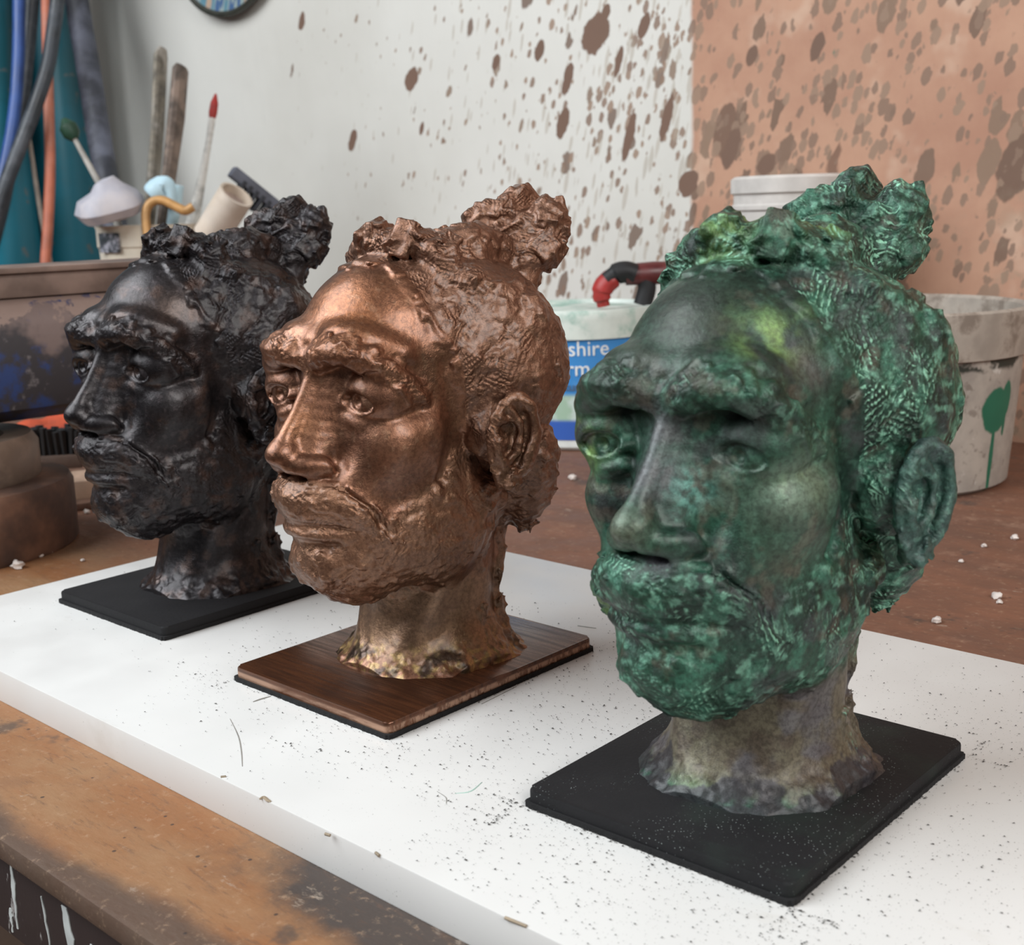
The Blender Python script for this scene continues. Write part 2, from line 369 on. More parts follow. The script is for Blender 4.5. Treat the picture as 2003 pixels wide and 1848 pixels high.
    def strips(mask, gap, rad, length, flow, jit, k, sink=.35, tilt=1.0):
        idx = np.where(mask)[0]; idx = idx[rng.permutation(len(idx))]; cell = set()
        for i in idx:
            key = tuple((V[i] / gap).astype(int))
            if key in cell: continue
            cell.add(key)
            n = N[i]; t = flow(i) + rng.normal(size=3) * jit; t -= n * (t @ n); L = np.linalg.norm(t)
            if L < 1e-6: continue
            t /= L; wdt = rng.uniform(*rad); l = rng.uniform(*length) / 2
            n2 = n + t * rng.uniform(-.35, .2) * tilt + np.cross(n, t) * rng.uniform(-.3, .3) * tilt; n2 /= np.linalg.norm(n2)
            t2 = t - n2 * (t @ n2); t2 /= np.linalg.norm(t2)
            c.slab(V[i] - n * wdt * sink, t2, n2, (l, wdt, wdt * .3), wdt * .22, k)
    tgt = np.array([6, 72, 225.])
    def back(i):
        v = tgt - V[i]; v /= max(np.linalg.norm(v), 1); b = np.array([0, .35, -.9]) if V[i][2] < 140 else np.array([0, 0, 0.])
        return v * (1 if V[i][2] > 140 else .3) + b
    pat = np.stack([vnoise(V / 13, 40 + a) for a in range(3)], 1)
    nearear = (((np.abs(V[:, 0]) - 63) / 14) ** 2 + ((V[:, 1] - 9) / 19) ** 2 + ((V[:, 2] - 129) / 29) ** 2 < 1)
    hm = (R['hair'] > .6) & (R['knot'] < .4) & (R['strand'] < .3) & ~nearear
    crown = hm & (V[:, 2] > 203); side = hm & (V[:, 2] < 207)
    strips(crown, 9, (2.4, 4.6), (9, 18), back, .4, 2.0, .18, .7)
    strips(side, 8, (2.2, 4.2), (9, 20), back, .35, 2.2, .32, .6)
    strips(hm, 7, (1.0, 2.0), (7, 15), back, .35, 1.0, .0, .8)
    strips(R['strand'] > .6, 6, (1.2, 2.2), (8, 14), lambda i: np.array([0, 0, 1.]), .25, 1, .1)
    strips(R['knot'] > .5, 9, (3, 5.5), (7, 13), lambda i: pat[i] * 2, .6, 1.2, .05)
    strips(R['knot'] > .5, 6, (1.2, 2.2), (4, 9), lambda i: pat[i] * 2, .4, .7, -.1)
    lipz = (np.abs(V[:, 0]) < 27) & (V[:, 2] > 76) & (V[:, 2] < 113) & (V[:, 1] < -48)
    strips((R['beard'] > .8) & (R['mst'] < .3) & ~lipz, 7, (.9, 1.6), (5, 10), lambda i: pat[i] + np.array([0, 0, -.35]), .2, 1.5, .6)
    strips((R['mst'] > .6) & (np.abs(V[:, 0]) > 14), 4.5, (.7, 1.1), (7, 12), lambda i: R['mt'][i], .12, .7, .05, .5)
    strips(R['brow'] > .7, 6, (1.2, 2.2), (5, 10), lambda i: R['bt'][i] + np.array([0, 0, .3]), .25, 1.2, .3)
    c.ell((5.5, 80, 247), (3.6, 16, 11), 1.5, cut=True, ry=12); c.ell((4, 66, 232), (4, 6, 5), 1.5, cut=True)
    V, F = c.mesh(); R = regions(V); N = normals(V, F); x, y, z = V.T
    hair, knot, beard, ear = R['hair'], R['knot'], R['beard'], R['ear']
    lab = np.zeros(len(V), int)                                # 0 head 1 hair 2 topknot 3 ear left 4 ear right 5 moustache 6 beard
    lab[beard > .5] = 6; lab[R['mst'] > .5] = 5; lab[hair > .5] = 1; lab[knot > .5] = 2; lab[ear & (x > 0)] = 3; lab[ear & (x < 0)] = 4
    lips = np.exp(-((z - 91) / 7) ** 2) * (np.abs(x) < 24) * (y < -50)
    rough = np.clip(np.maximum.reduce([hair, knot, beard * .75, R['mst'] * .85, R['brow'] * .6, lips * .6, ear * .7]), 0, 1)
    pel = fbm(V, 5, 2, 2); fin = fbm(V, 2.6, 2, 9)
    d = (hair + knot).clip(0, 1) * (.9 * fbm(V, 13, 2, 1) + .4 * pel + .22 * fin) + beard * (.28 * pel + .26 * fin) + R['brow'] * .3 * pel
    d = d * (1 - ear) + ear * 1.3 * pel + (.5 * fbm(V, 16, 2, 7) + .16 * pel) * (1 - hair) + sstep(26, 12, z) * 1.1 * pel
    d += lips * .45 * fbm(V * (.35, 1, 1.6), 3.2, 2, 31) + R['mst'] * .3 * fin
    V = V + N * d[:, None]
    V[:, 2] = np.maximum(V[:, 2], 5)
    V[:, 0] += 2 + .12 * V[:, 1]
    return dict(V=V, F=F, N=normals(V, F), lab=lab, rough=rough, hair=np.maximum(hair, knot), beard=beard, az=R['az'])
# ================================================================= structure: wall, floor
WALL_V = 1.32
def slab(name, u0, u1, v0, v1, z0, z1, mat, bev=0, parent=None):      # a block given in bench coordinates, origin at its middle
    c = Vector(((u0 + u1) / 2, (v0 + v1) / 2, (z0 + z1) / 2)); mb = MB()
    if parent is None:
        return mb.box(Vector((0, 0, 0)), (u1 - u0, v1 - v0, z1 - z0), bev=bev).build(name, mat, None, bench(c.x, c.y, c.z), (0, 0, YAW))
    return mb.box(Vector((0, 0, 0)), (u1 - u0, v1 - v0, z1 - z0), bev=bev).build(name, mat, parent, c - Vector(parent['b0']))
def root(name, u, v, z, rz=None):                             # an Empty standing in bench coordinates
    o = empty(name, bench(u, v, z), YAW if rz is None else rz); o['b0'] = (u, v, z); return o
def seen(px, py, dist):                                       # a measured point of the workshop, dist metres ahead of the camera
    d = fwd + rgt * ((px - 1001.5) / F_PX) - upv * ((py - 924) / F_PX); return Vector((0, 0, BZ + CAM_H)) + d * dist
def wall_material():
    g = G('splattered wall paint'); p = g.pos()
    xyz = g.n('SeparateXYZ'); g.put(xyz.inputs[0], p); U = g.math('SUBTRACT', xyz.outputs[0], 1.0); Z = g.math('ADD', xyz.outputs[2], 1.4)
    cmb = g.n('CombineXYZ'); g.put(cmb.inputs[0], U); g.put(cmb.inputs[2], Z); q = cmb.outputs[0]
    wob = g.noise(q, 3, 3)
    pink = g.rng(g.math('ADD', U, g.math('MULTIPLY', g.math('SUBTRACT', g.noise(q, 9, 4), .5), .02)), -.914, -.906)
    cream = g.mix(g.rng(g.noise(q, 2.2, 4), .35, .7), (.66, .65, .61), (.58, .565, .52))
    rose = g.mix(g.rng(g.noise(q, 7, 5, .6), .3, .7), (.50, .29, .195), (.40, .21, .14))
    rose = g.mix(g.math('MULTIPLY', g.rng(g.noise(q, 13, 3), .55, .7), .5), rose, (.62, .45, .34))
    col = g.mix(pink, cream, rose)
    # slanting runs and spots of clay slip, thicker towards the right end of the bench
    dens = g.rng(U, -2.0, -.95, .05, 1.2, False)
    def splat(scale, sx, sz, lo, k, soft, dist, seed, dn):
        sh = g.n('CombineXYZ'); g.put(sh.inputs[0], g.math('MULTIPLY', g.math('SUBTRACT', U, g.math('MULTIPLY', Z, .22)), sx)); g.put(sh.inputs[2], g.math('MULTIPLY', Z, sz)); sh.inputs[1].default_value = seed
        dn_n = g.n('TexNoise'); g.put(dn_n.inputs['Vector'], sh.outputs[0]); dn_n.inputs['Scale'].default_value = scale * 2.2; dn_n.inputs['Detail'].default_value = 3
        v = g.vec('ADD', sh.outputs[0], g.vec('SCALE', g.vec('SUBTRACT', dn_n.outputs['Color'], (.5, .5, .5)), dist / scale))
        vo = g.n('TexVoronoi'); g.put(vo.inputs['Vector'], v); vo.inputs['Scale'].default_value = scale
        sp = g.n('SeparateXYZ'); g.put(sp.inputs[0], vo.outputs['Color'])
        thr = g.math('MULTIPLY', g.math('MAXIMUM', g.math('SUBTRACT', sp.outputs[0], g.math('SUBTRACT', 1, g.math('MULTIPLY', dn, lo))), 0), k)
        return g.rng(vo.outputs['Distance'], g.math('ADD', thr, -soft), thr, 1, 0), sp.outputs[1]
    zz = g.mix(pink, g.math('MULTIPLY', dens, 1), g.math('ADD', dens, .15))
    for scale, sx, sz, lo, k, soft, dist, seed, c1, c2 in ((13, 1.5, .8, .40, .85, .05, .45, 3.1, (.13, .082, .058), (.19, .105, .07)), (30, 1.5, .75, .55, .8, .06, .5, 7.7, (.16, .10, .07), (.24, .16, .11)), (70, 1.3, .8, .75, .7, .10, .5, 1.3, (.22, .14, .10), (.30, .20, .14)), (95, 1.3, .30, .85, .6, .12, .4, 5.5, (.34, .29, .23), (.42, .36, .29)), (26, 1.6, .7, .10, .8, .06, .4, 9.4, (.02, .11, .07), (.05, .2, .14))):
        m, rnd = splat(scale, sx, sz, lo, k, soft, dist, seed, zz)
        amt = .9 if scale != 95 else g.math('MULTIPLY', g.math('SUBTRACT', 1, pink), .5)
        col = g.mix(g.math('MULTIPLY', m, amt), col, g.mix(rnd, c1, c2))
    # the large blots, each where it landed
    blots = None
    for u, z, ru, rz in [(-1.06, 1.376, .024, .026), (-1.41, 1.35, .015, .017), (-1.109, 1.323, .009, .022), (-1.008, 1.242, .008, .032), (-1.157, 1.364, .009, .015), (-1.66, 1.461, .009, .015), (-.948, 1.263, .008, .029), (-.982, 1.376, .009, .015), (-1.552, 1.27, .010, .018), (-1.238, 1.357, .007, .011), (-1.043, 1.398, .008, .012), (-1.119, 1.268, .011, .021), (-.826, 1.324, .008, .013), (-.74, 1.326, .009, .017), (-.854, 1.22, .012, .025), (-.804, 1.2, .013, .013), (-.917, 1.181, .016, .016), (-1.023, 1.337, .006, .02), (-1.393, 1.279, .005, .011)]:
        dz = g.math('SUBTRACT', Z, z); du = g.math('SUBTRACT', g.math('SUBTRACT', U, u), g.math('MULTIPLY', dz, .3))
        e = g.math('ADD', g.math('POWER', g.math('DIVIDE', du, ru), 2), g.math('POWER', g.math('DIVIDE', dz, rz), 2))
        blots = e if blots is None else g.math('MINIMUM', blots, e)
    bl = g.rng(g.math('ADD', blots, g.math('MULTIPLY', g.math('SUBTRACT', g.noise(q, 55, 3), .5), 1.6)), 1.0, .75)
    col = g.mix(bl, col, g.mix(wob, (.14, .085, .06), (.20, .115, .08)))
    mould = g.math('MULTIPLY', g.math('MULTIPLY', g.rng(g.noise(q, 18, 5, .7), .48, .62), g.rng(U, -.62, -.42)), g.rng(Z, 1.22, 1.08))
    col = g.mix(g.math('MULTIPLY', mould, .8), col, (.30, .24, .17))
    str_n = g.n('CombineXYZ'); g.put(str_n.inputs[0], g.math('MULTIPLY', U, 1)); g.put(str_n.inputs[2], g.math('MULTIPLY', Z, .15))
    nr = g.bump(g.noise(str_n.outputs[0], 90, 3), .25, .003, g.bump(g.noise(q, 25, 4), .2, .003))
    return g.set(col=col, rough=.75, nrm=nr)
tag(slab('wall_back', -5, 3, WALL_V, WALL_V + .12, 0, 2.8, wall_material()), kind='structure')
def floor_material():
    g = G('workshop floor'); p = g.pos(); c = g.mix(g.rng(g.noise(p, 3, 6, .65), .35, .65), (.20, .12, .08), (.10, .065, .05))
    return g.set(col=c, rough=.8, nrm=g.bump(g.noise(p, 30, 5), .3, .004))
tag(slab('floor', -5, 3, -3, WALL_V + .1, -.05, 0, floor_material()), kind='structure')
# ================================================================= work table
TZ = BZ - .0185
def table_material():
    g = G('stained bench boards'); p = g.pos(); xyz = g.n('SeparateXYZ'); g.put(xyz.inputs[0], g.vec('ADD', p, (-.55, .752, 0)))
    U, Vv = xyz.outputs[0], xyz.outputs[1]
    st = g.n('Mapping'); g.put(st.inputs[0], p); st.inputs['Scale'].default_value = (1, 2.2, 1)
    n1 = g.noise(st.outputs[0], 9, 6, .62); n2 = g.noise(p, 26, 5, .65); n3 = g.noise(st.outputs[0], 60, 4, .6); n4 = g.noise(p, 7, 8, .68)
    front = g.mix(g.rng(n1, .32, .68), (.24, .098, .034), (.28, .155, .075))
    front = g.mix(g.math('MULTIPLY', g.rng(n2, .52, .72), .55), front, (.20, .10, .05))
    back = g.mix(g.rng(n1, .3, .7), (.20, .085, .048), (.13, .062, .04))
    back = g.mix(g.math('MULTIPLY', g.rng(n2, .55, .7), .5), back, (.30, .17, .11))
    col = g.mix(g.rng(Vv, .40, .55), front, back)
    e = lambda v, a, b, s: g.rng(g.math('ADD', v, g.math('MULTIPLY', g.math('SUBTRACT', n4, .5), s)), a, b)
    dark = g.math('MULTIPLY', g.math('MULTIPLY', e(U, -.44, -.37, .30), e(Vv, .232, .256, .10)), g.rng(Vv, .5, .4))
    dark = g.math('MAXIMUM', dark, g.math('MULTIPLY', e(Vv, .226, .212, .035), .8))
    dark = g.math('MAXIMUM', dark, g.math('MULTIPLY', g.rng(g.noise(p, 12, 5, .7), .60, .68), .75))
    col = g.mix(dark, col, g.mix(n2, (.035, .027, .024), (.075, .055, .045)))
    pale = g.math('MULTIPLY', g.rng(g.noise(st.outputs[0], 34, 5, .7), .64, .72), .6)
    col = g.mix(pale, col, (.40, .32, .25))
    gr = g.n('Mapping'); g.put(gr.inputs[0], p); gr.inputs['Rotation'].default_value = (0, 0, .5); gr.inputs['Scale'].default_value = (1, 5, 1)
    col = g.mix(g.math('MULTIPLY', g.rng(g.noise(gr.outputs[0], 70, 6, .75), .52, .70), .55), col, (.10, .055, .035))
    col = g.mix(g.math('MULTIPLY', g.rng(g.noise(p, 160, 5, .75), .55, .72), .45), col, (.42, .28, .18))
    col = g.mix(g.math('MULTIPLY', g.rng(g.voro(p, 75), .09, .05), .8), col, (.03, .02, .018))
    return g.set(col=col, rough=g.rng(n2, .3, .7, .55, .8), nrm=g.bump(n3, .5, .0012, g.bump(n2, .4, .002)))
m_apron = (lambda g: g.set(col=g.mix(g.math('MULTIPLY', g.rng(g.noise(g.vec('MULTIPLY', g.pos(), (1, 1, .35)), 60, 5, .7), .60, .64), .9), g.mix(g.noise(g.pos(), 12, 4), (.016, .010, .010), (.035, .022, .021)), (.36, .34, .33)), rough=.55, nrm=g.bump(g.noise(g.pos(), 40, 4), .3, .002)))(G('dark painted apron'))
m_wood_dark = plain('old bench timber', (.09, .055, .04), .75, 0, .35, 14, .4, .002)
m_drip = plain('grey white paint', (.50, .53, .52), .5, 0, .12, 60)
TU0, TU1, TV0, TV1 = -1.95, .85, .204, 1.30
tbl = root('work_table', -.55, .752, 0); tag(tbl, 'stained wooden work table with dark painted apron under the white board', 'table')
slab('tabletop', TU0, TU1, TV0, TV1, TZ - .011, TZ, table_material(), .003, tbl)
slab('apron', TU0 + .03, TU1 - .03, TV0 + .006, TV0 + .028, TZ - .054, TZ - .0108, m_apron, .001, tbl)
for u in (TU0 + .08, TU1 - .08):
    for v in (TV0 + .06, TV1 - .06): slab('leg', u - .035, u + .035, v - .03, v + .03, 0, TZ - .011, m_wood_dark, .003, tbl)
slab('rail', TU0 + .05, TU1 - .05, TV1 - .06, TV1 - .04, TZ - .10, TZ - .011, m_wood_dark, .002, tbl)
rnd = random.Random(4)
for u0, z0, z1, wd, lean in ((-.5005, -.0345, -.066, .0016, -.002), (-.4545, -.037, -.072, .0030, .004), (-.4350, -.046, -.072, .0014, .003), (-.4750, -.040, -.071, .0007, .004), (-.507, -.058, -.070, .0014, -.001), (-.4230, -.050, -.058, .0010, .004), (-.4130, -.051, -.060, .0012, -.002), (-.500, -.030, -.032, .0008, .003)):
    L, Rr = [], []
    for i in range(12):
        t = i / 11; w_ = wd * (.35 + .65 * math.sin(math.pi * min(1, t * 1.25 + .12))) * rnd.uniform(.7, 1.25); x = u0 + lean * t + rnd.uniform(-.0005, .0005); z = z0 + (z1 - z0) * t
        L.append((x - w_, z)); Rr.append((x + w_, z))
    poly = L + Rr[::-1]
    MB().prism([(x + .55, z + BZ) for x, z in poly], .0007, Matrix.Translation((0, TV0 + .0056 - .752, 0)) @ Matrix(((1, 0, 0, 0), (0, 0, 1, 0), (0, 1, 0, 0), (0, 0, 0, 1)))).build('paint_drip', m_drip, tbl)
# ================================================================= white board with dust
def board_material():
    g = G('white melamine'); p = g.pos(); U = g.n('SeparateXYZ'); g.put(U.inputs[0], p)
    c = g.mix(g.rng(g.noise(p, 4, 4), .3, .7), (.70, .70, .685), (.63, .625, .61))
    dens = g.rng(U.outputs[0], -.30, .12)                     # the dust lies thicker towards the green head
    for sc, thr, amt in ((420, .16, .8), (900, .22, .5)):
        vo = g.n('TexVoronoi'); g.put(vo.inputs['Vector'], p); vo.inputs['Scale'].default_value = sc
        r = g.n('SeparateXYZ'); g.put(r.inputs[0], vo.outputs['Color'])
        m = g.math('MULTIPLY', g.rng(vo.outputs['Distance'], thr, thr * .5), g.math('GREATER_THAN', r.outputs[0], g.math('SUBTRACT', .985, g.math('MULTIPLY', dens, .30))))
        m = g.math('MULTIPLY', m, g.rng(g.noise(p, 7, 4), .36, .56))
        c = g.mix(g.math('MULTIPLY', m, amt), c, (.09, .085, .075))
    sm = g.math('MULTIPLY', g.rng(g.noise(g.vec('MULTIPLY', p, (1, 3, 1)), 11, 5, .7), .62, .74), .25)
    c = g.mix(sm, c, (.50, .47, .42))
    return g.set(col=c, rough=g.rng(g.noise(p, 20, 4), .3, .7, .32, .5), nrm=g.bump(g.noise(p, 300, 2), .05, .0003))
brd = root('melamine_board', -.2411, .4476, BZ - .0185); tag(brd, 'thick white laminated board lying on the work table under the heads', 'board')
m_brd = board_material()
slab('board_panel', -.7822, .30, .2769, .6183, BZ - .0185, BZ, m_brd, .0007, brd)
m_mark = plain('pencil grey', (.24, .23, .21), .7); m_chip = plain('chipped chipboard', (.30, .24, .17), .8)
def mark(pts, wd, mat, name='scratch'):                       # a scuff lying on the board, given as board-top points seen in the photograph
    P = []
    for px, py in pts:
        d = fwd + rgt * ((px - 1001.5) / F_PX) - upv * ((py - 924) / F_PX); t = -CAM_H / d.z; w_ = d * t
        P.append(Vector((w_.dot(FU) - brd['b0'][0], w_.dot(FV) - brd['b0'][1], .0186)))
    P = spline(P, 5) if len(P) > 2 else P
    n = len(P); MB().tube(P, [wd * (.4 + .6 * math.sin(math.pi * (i + .5) / n)) for i in range(n)], 5).build(name, mat, brd)
mark([(450, 1406), (466, 1440), (472, 1470), (474, 1499)], .00028, m_mark)
mark([(942, 1377), (1010, 1343)], .00018, m_mark); mark([(855, 1548), (872, 1560), (873, 1572)], .0002, m_mark)
mark([(890, 1552), (920, 1548), (943, 1530)], .00025, plain('green smear', (.30, .46, .40), .6)); mark([(1130, 1224), (1166, 1229)], .0003, m_mark)
mark([(495, 1373), (510, 1368), (530, 1362)], .0005, m_mark)
for pp in ([(508, 1563), (516, 1560), (524, 1566), (530, 1568)], [(636, 1631), (646, 1634)], [(735, 1668), (742, 1674)], [(988, 1795), (1030, 1812)], [(432, 1520), (442, 1519)]): mark(pp, .0008, m_chip, 'edge_chip')
# ================================================================= the three bronze heads
H = model_head(.85)
V, Fq, Nn = H['V'] / 1000, H['F'], H['N']
def patinas():
    P = H['V']; x, y, z = P.T; S = np.stack([x - 2 - .12 * y, y, z], 1); hair, beard, rough = H['hair'], H['beard'], H['rough']
    a = lambda *c: np.array(c, float)
    def mx(c, f, d): return c * (1 - f[:, None]) + d * f[:, None]
    def at(cx, cy, cz, r, j=.35): return np.exp(-(((S - a(cx, cy, cz)) ** 2).sum(1) / r ** 2) * (1 + j * fbm(P, 9, 3, 77)) ** 2)
    n1, n2, n3, n4 = [fbm(P, s_, 4, 20 + i) for i, s_ in enumerate((22, 8, 2.8, 14))]
    neck = sstep(62, 48, z) * sstep(50, 40, np.hypot(S[:, 0], S[:, 1] - 12)); foot = sstep(26, 14, z)
    # -- brown
    c = mx(np.tile(a(.255, .118, .068), (len(P), 1)), sstep(-.25, .35, n1), a(.18, .080, .046))
    c = mx(c, hair * .7, a(.24, .13, .085))
    c = mx(c, np.maximum(beard, sstep(.5, .8, rough) * (1 - hair)) * .45, a(.29, .165, .10))
    c = mx(c, at(16, -45, 192, 20) * .8, a(.29, .11, .042))
    c = mx(c, at(4, -66, 140, 9) * .6, a(.36, .16, .075))
    c = mx(c, neck * .6, a(.27, .175, .105)); c = mx(c, sstep(.1, .5, n2) * .35, a(.10, .04, .022))
    c = mx(c, foot * sstep(-.1, .3, n3) * .8, a(.36, .25, .09)); c = mx(c, foot * sstep(.1, .3, n2) * .8, a(.03, .02, .015))
    brown = mx(c, sstep(.25, .5, n3) * .3, a(.40, .24, .15))
    # -- black
    c = mx(np.tile(a(.030, .026, .028), (len(P), 1)), sstep(-.2, .4, n1), a(.016, .013, .015))
    c = mx(c, sstep(.05, .45, n2) * .55, a(.085, .050, .038)); c = mx(c, at(30, -30, 185, 12) * .4, a(.14, .085, .06))
    c = mx(c, sstep(.2, .5, n3) * .3, a(.11, .09, .095)); black = c
    # -- green
    c = mx(np.tile(a(.010, .028, .020), (len(P), 1)), sstep(-.35, .25, n1), a(.020, .068, .042))
    c = mx(c, sstep(-.02, .3, n2) * (.30 + .4 * rough), a(.055, .19, .125)); c = mx(c, sstep(.12, .40, n3) * (.15 + .60 * rough), a(.19, .43, .31))
    c = mx(c, sstep(.12, .35, n4) * .55, a(.055, .06, .062)); c = mx(c, sstep(.2, .42, fbm(P, 9, 4, 51)) * .32, a(.17, .12, .09))
    c = mx(c, at(2, -45, 198, 25) * .93, a(.026, .034, .024)); c = mx(c, at(-16, -50, 186, 18) * .7, a(.040, .068, .050))
    yl = np.maximum.reduce([at(30, -34, 190, 11), at(-36, -54, 150, 8), at(-34, -50, 88, 9), at(-6, -8, 226, 12), at(20, 10, 224, 10), at(-4, -30, 25, 10), at(38, -34, 140, 6)])
    c = mx(c, yl * sstep(-.35, .25, n2) * .85, a(.23, .38, .10)); c = mx(c, at(36, -26, 178, 9) * .7, a(.15, .15, .15))
    c = mx(c, np.maximum(at(2, -66, 145, 11), at(0, -60, 158, 8)) * .8, a(.16, .165, .175)); c = mx(c, at(-2, -78, 126, 9) * .7, a(.17, .21, .15)); c = mx(c, at(12, -58, 138, 8) * .7 * sstep(-.2, .2, n3), a(.13, .36, .30))
    c = mx(c, at(36, -36, 137, 13) * .8, a(.23, .32, .23)); c = mx(c, at(34, -38, 112, 7) * .6, a(.11, .075, .05))
    c = mx(c, at(6, -66, 114, 6) * .8, a(.22, .20, .24))
    c = mx(c, np.isin(H['lab'], (3, 4)) * .5, a(.07, .115, .115)); c = mx(c, at(6, 78, 228, 18) * .6, a(.028, .05, .035))
    c = mx(c, at(30, -46, 94, 9) * .8, a(.05, .06, .065)); c = mx(c, neck * .9, a(.15, .125, .085)); c = mx(c, neck * sstep(-.1, .3, n2) * .7, a(.085, .06, .045)); c = mx(c, neck * sstep(0, .3, n4) * .6, a(.11, .11, .13))
    green = mx(c, sstep(17, 14, z + 16 * n2) * .85, a(.035, .033, .040))     # near-black with a ragged edge low on the foot
    return dict(patina_brown=brown, patina_black=black, patina_green=green)
PAT = patinas()
def head_part(name, labs):
    F = Fq[np.isin(H['lab'][Fq[:, 0]], labs)]; used = np.unique(F); mp = np.full(len(V), -1); mp[used] = np.arange(len(used))
    me = bpy.data.meshes.new(name); me.vertices.add(len(used)); me.vertices.foreach_set('co', V[used].ravel())
    fl = mp[F].ravel().astype(np.int32); me.loops.add(len(fl)); me.loops.foreach_set('vertex_index', fl)
    me.polygons.add(len(F)); me.polygons.foreach_set('loop_start', np.arange(0, len(fl), 4, dtype=np.int32))
    me.polygons.foreach_set('use_smooth', np.ones(len(F), bool)); me.update(calc_edges=True)
    me.normals_split_custom_set_from_vertices([tuple(n) for n in Nn[used]])
    for k, c in PAT.items():
        at = me.color_attributes.new(k, 'FLOAT_COLOR', 'POINT'); at.data.foreach_set('color', np.c_[c[used].clip(0, 1), np.ones(len(used))].astype(np.float32).ravel())
    at = me.attributes.new('clay_rough', 'FLOAT', 'POINT'); at.data.foreach_set('value', H['rough'][used].astype(np.float32))
    me.materials.append(None); return me
PARTS = [(n, head_part(n, l)) for n, l in (('head', [0]), ('hair', [1]), ('topknot', [2]), ('ear', [3]), ('ear', [4]), ('moustache', [5]), ('beard', [6]))]
def bronze(name, attr, metal, rough, stroke, hi=None, hia=0, coat=.4, speck=.45, spec=.5):
    g = G(name); p = g.vec('SCALE', g.pos(), 1000.0); r = g.attr('clay_rough', 'Fac')
    wn = g.n('TexNoise'); g.put(wn.inputs['Vector'], p); wn.inputs['Scale'].default_value = .09; wn.inputs['Detail'].default_value = 2
    q = g.vec('ADD', p, g.vec('SCALE', wn.outputs['Color'], 14.0))
    h = None                                                  # comb and thumb strokes: every pellet of clay has its own direction
    for sc, wl in ((.07, 2.4), (.12, 1.7)):
        vo = g.n('TexVoronoi'); g.put(vo.inputs['Vector'], q); vo.inputs['Scale'].default_value = sc
        d = g.vec('NORMALIZE', g.vec('SUBTRACT', vo.outputs['Color'], (.5, .5, .5)))
        ph = g.math('ADD', g.math('MULTIPLY', g.vec('DOT_PRODUCT', p, d), 6.283 / wl), g.math('MULTIPLY', g.noise(p, .25, 2), 7.0))
        s_ = g.math('MULTIPLY', g.math('SINE', ph), .5); h = s_ if h is None else g.math('ADD', h, g.math('MULTIPLY', s_, .6))
    fine = g.noise(p, .55, 5, .65); grain = g.noise(p, 2.6, 3, .6)
    patch = g.rng(g.noise(p, .055, 3), .40, .64, .0, 1)
    hh = g.math('ADD', g.math('MULTIPLY', g.math('MULTIPLY', g.math('MULTIPLY', h, r), patch), stroke), g.math('MULTIPLY', fine, g.math('ADD', .40, g.math('MULTIPLY', r, .45))))
    nr = g.bump(grain, .12, .0003, g.bump(hh, .75, .0009))
    c = g.attr(attr); c = g.mix(g.rng(g.noise(g.vec('ADD', p, (310, 90, 57)), .5, 5, .65), .60, .36, .0, .35 + speck), c, g.mix(1.0, c, (.34, .31, .31), 'MULTIPLY'))
    c = g.mix(g.math('MULTIPLY', g.rng(g.noise(g.vec('ADD', p, (77, 210, 140)), 2.4, 3, .6), .56, .74), speck), c, g.mix(1.0, c, (1.9, 1.9, 1.9), 'MULTIPLY'))
    if hi is not None: c = g.mix(g.math('MULTIPLY', g.math('MULTIPLY', g.rng(hh, .42, .85), hia), g.math('MULTIPLY', g.math('ADD', .12, r), g.rng(g.noise(p, .05, 4), .38, .62))), c, hi)
    return g.set(col=c, metal=metal, rough=g.rng(g.noise(p, .06, 4), .3, .7, rough - .07, rough + .09), nrm=nr, coat=coat, coatr=.27, spec=spec)
M_HEAD = {'brown': bronze('polished brown bronze', 'patina_brown', .85, .39, .5, None, 0, .4, .15),
          'black': bronze('black bronze', 'patina_black', .65, .33, .5, None, 0, .22, .2),
          'green': bronze('verdigris bronze', 'patina_green', .28, .43, .6, (.30, .62, .44), .9, .08, .3, .45)}
m_felt = (lambda g: g.set(col=(.006, .006, .007), rough=.95, nrm=g.bump(g.noise(g.pos(), 1500, 3), .8, .0006)))(G('black felt'))
def plate_material(kind):
    g = G(kind + ' base plate'); p = g.pos()
    if kind == 'brown':
        st = g.n('Mapping'); g.put(st.inputs[0], p); st.inputs['Scale'].default_value = (1, 14, 6); n = g.noise(st.outputs[0], 22, 5, .6)
        z = g.n('SeparateXYZ'); g.put(z.inputs[0], p)
        c = g.mix(g.rng(n, .3, .7), (.15, .058, .028), (.055, .022, .012)); c = g.mix(g.math('MULTIPLY', g.rng(g.noise(p, 14, 4), .5, .7), .6), c, (.04, .018, .012))
        edge = g.math('MULTIPLY', g.rng(z.outputs[2], .0062, .0048), g.rng(n, .35, .6)); c = g.mix(edge, c, (.42, .25, .17))
        return g.set(col=c, metal=.55, rough=g.rng(n, .3, .7, .20, .36), nrm=g.bump(n, .15, .0006))
    sp = g.voro(p, 700); c = g.mix(g.noise(p, 60, 4), (.008, .008, .009), (.016, .0155, .017))
    if kind == 'green': c = g.mix(g.math('MULTIPLY', g.rng(sp, .17, .08), g.rng(g.noise(p, 25, 3), .42, .6)), c, (.30, .34, .33)); c = g.mix(g.math('MULTIPLY', g.rng(g.noise(p, 18, 4), .5, .7), .5), c, (.022, .035, .028))
    return g.set(col=c, metal=0, rough=.7, spec=.22, nrm=g.bump(g.noise(p, 500, 4), .35, .0006))
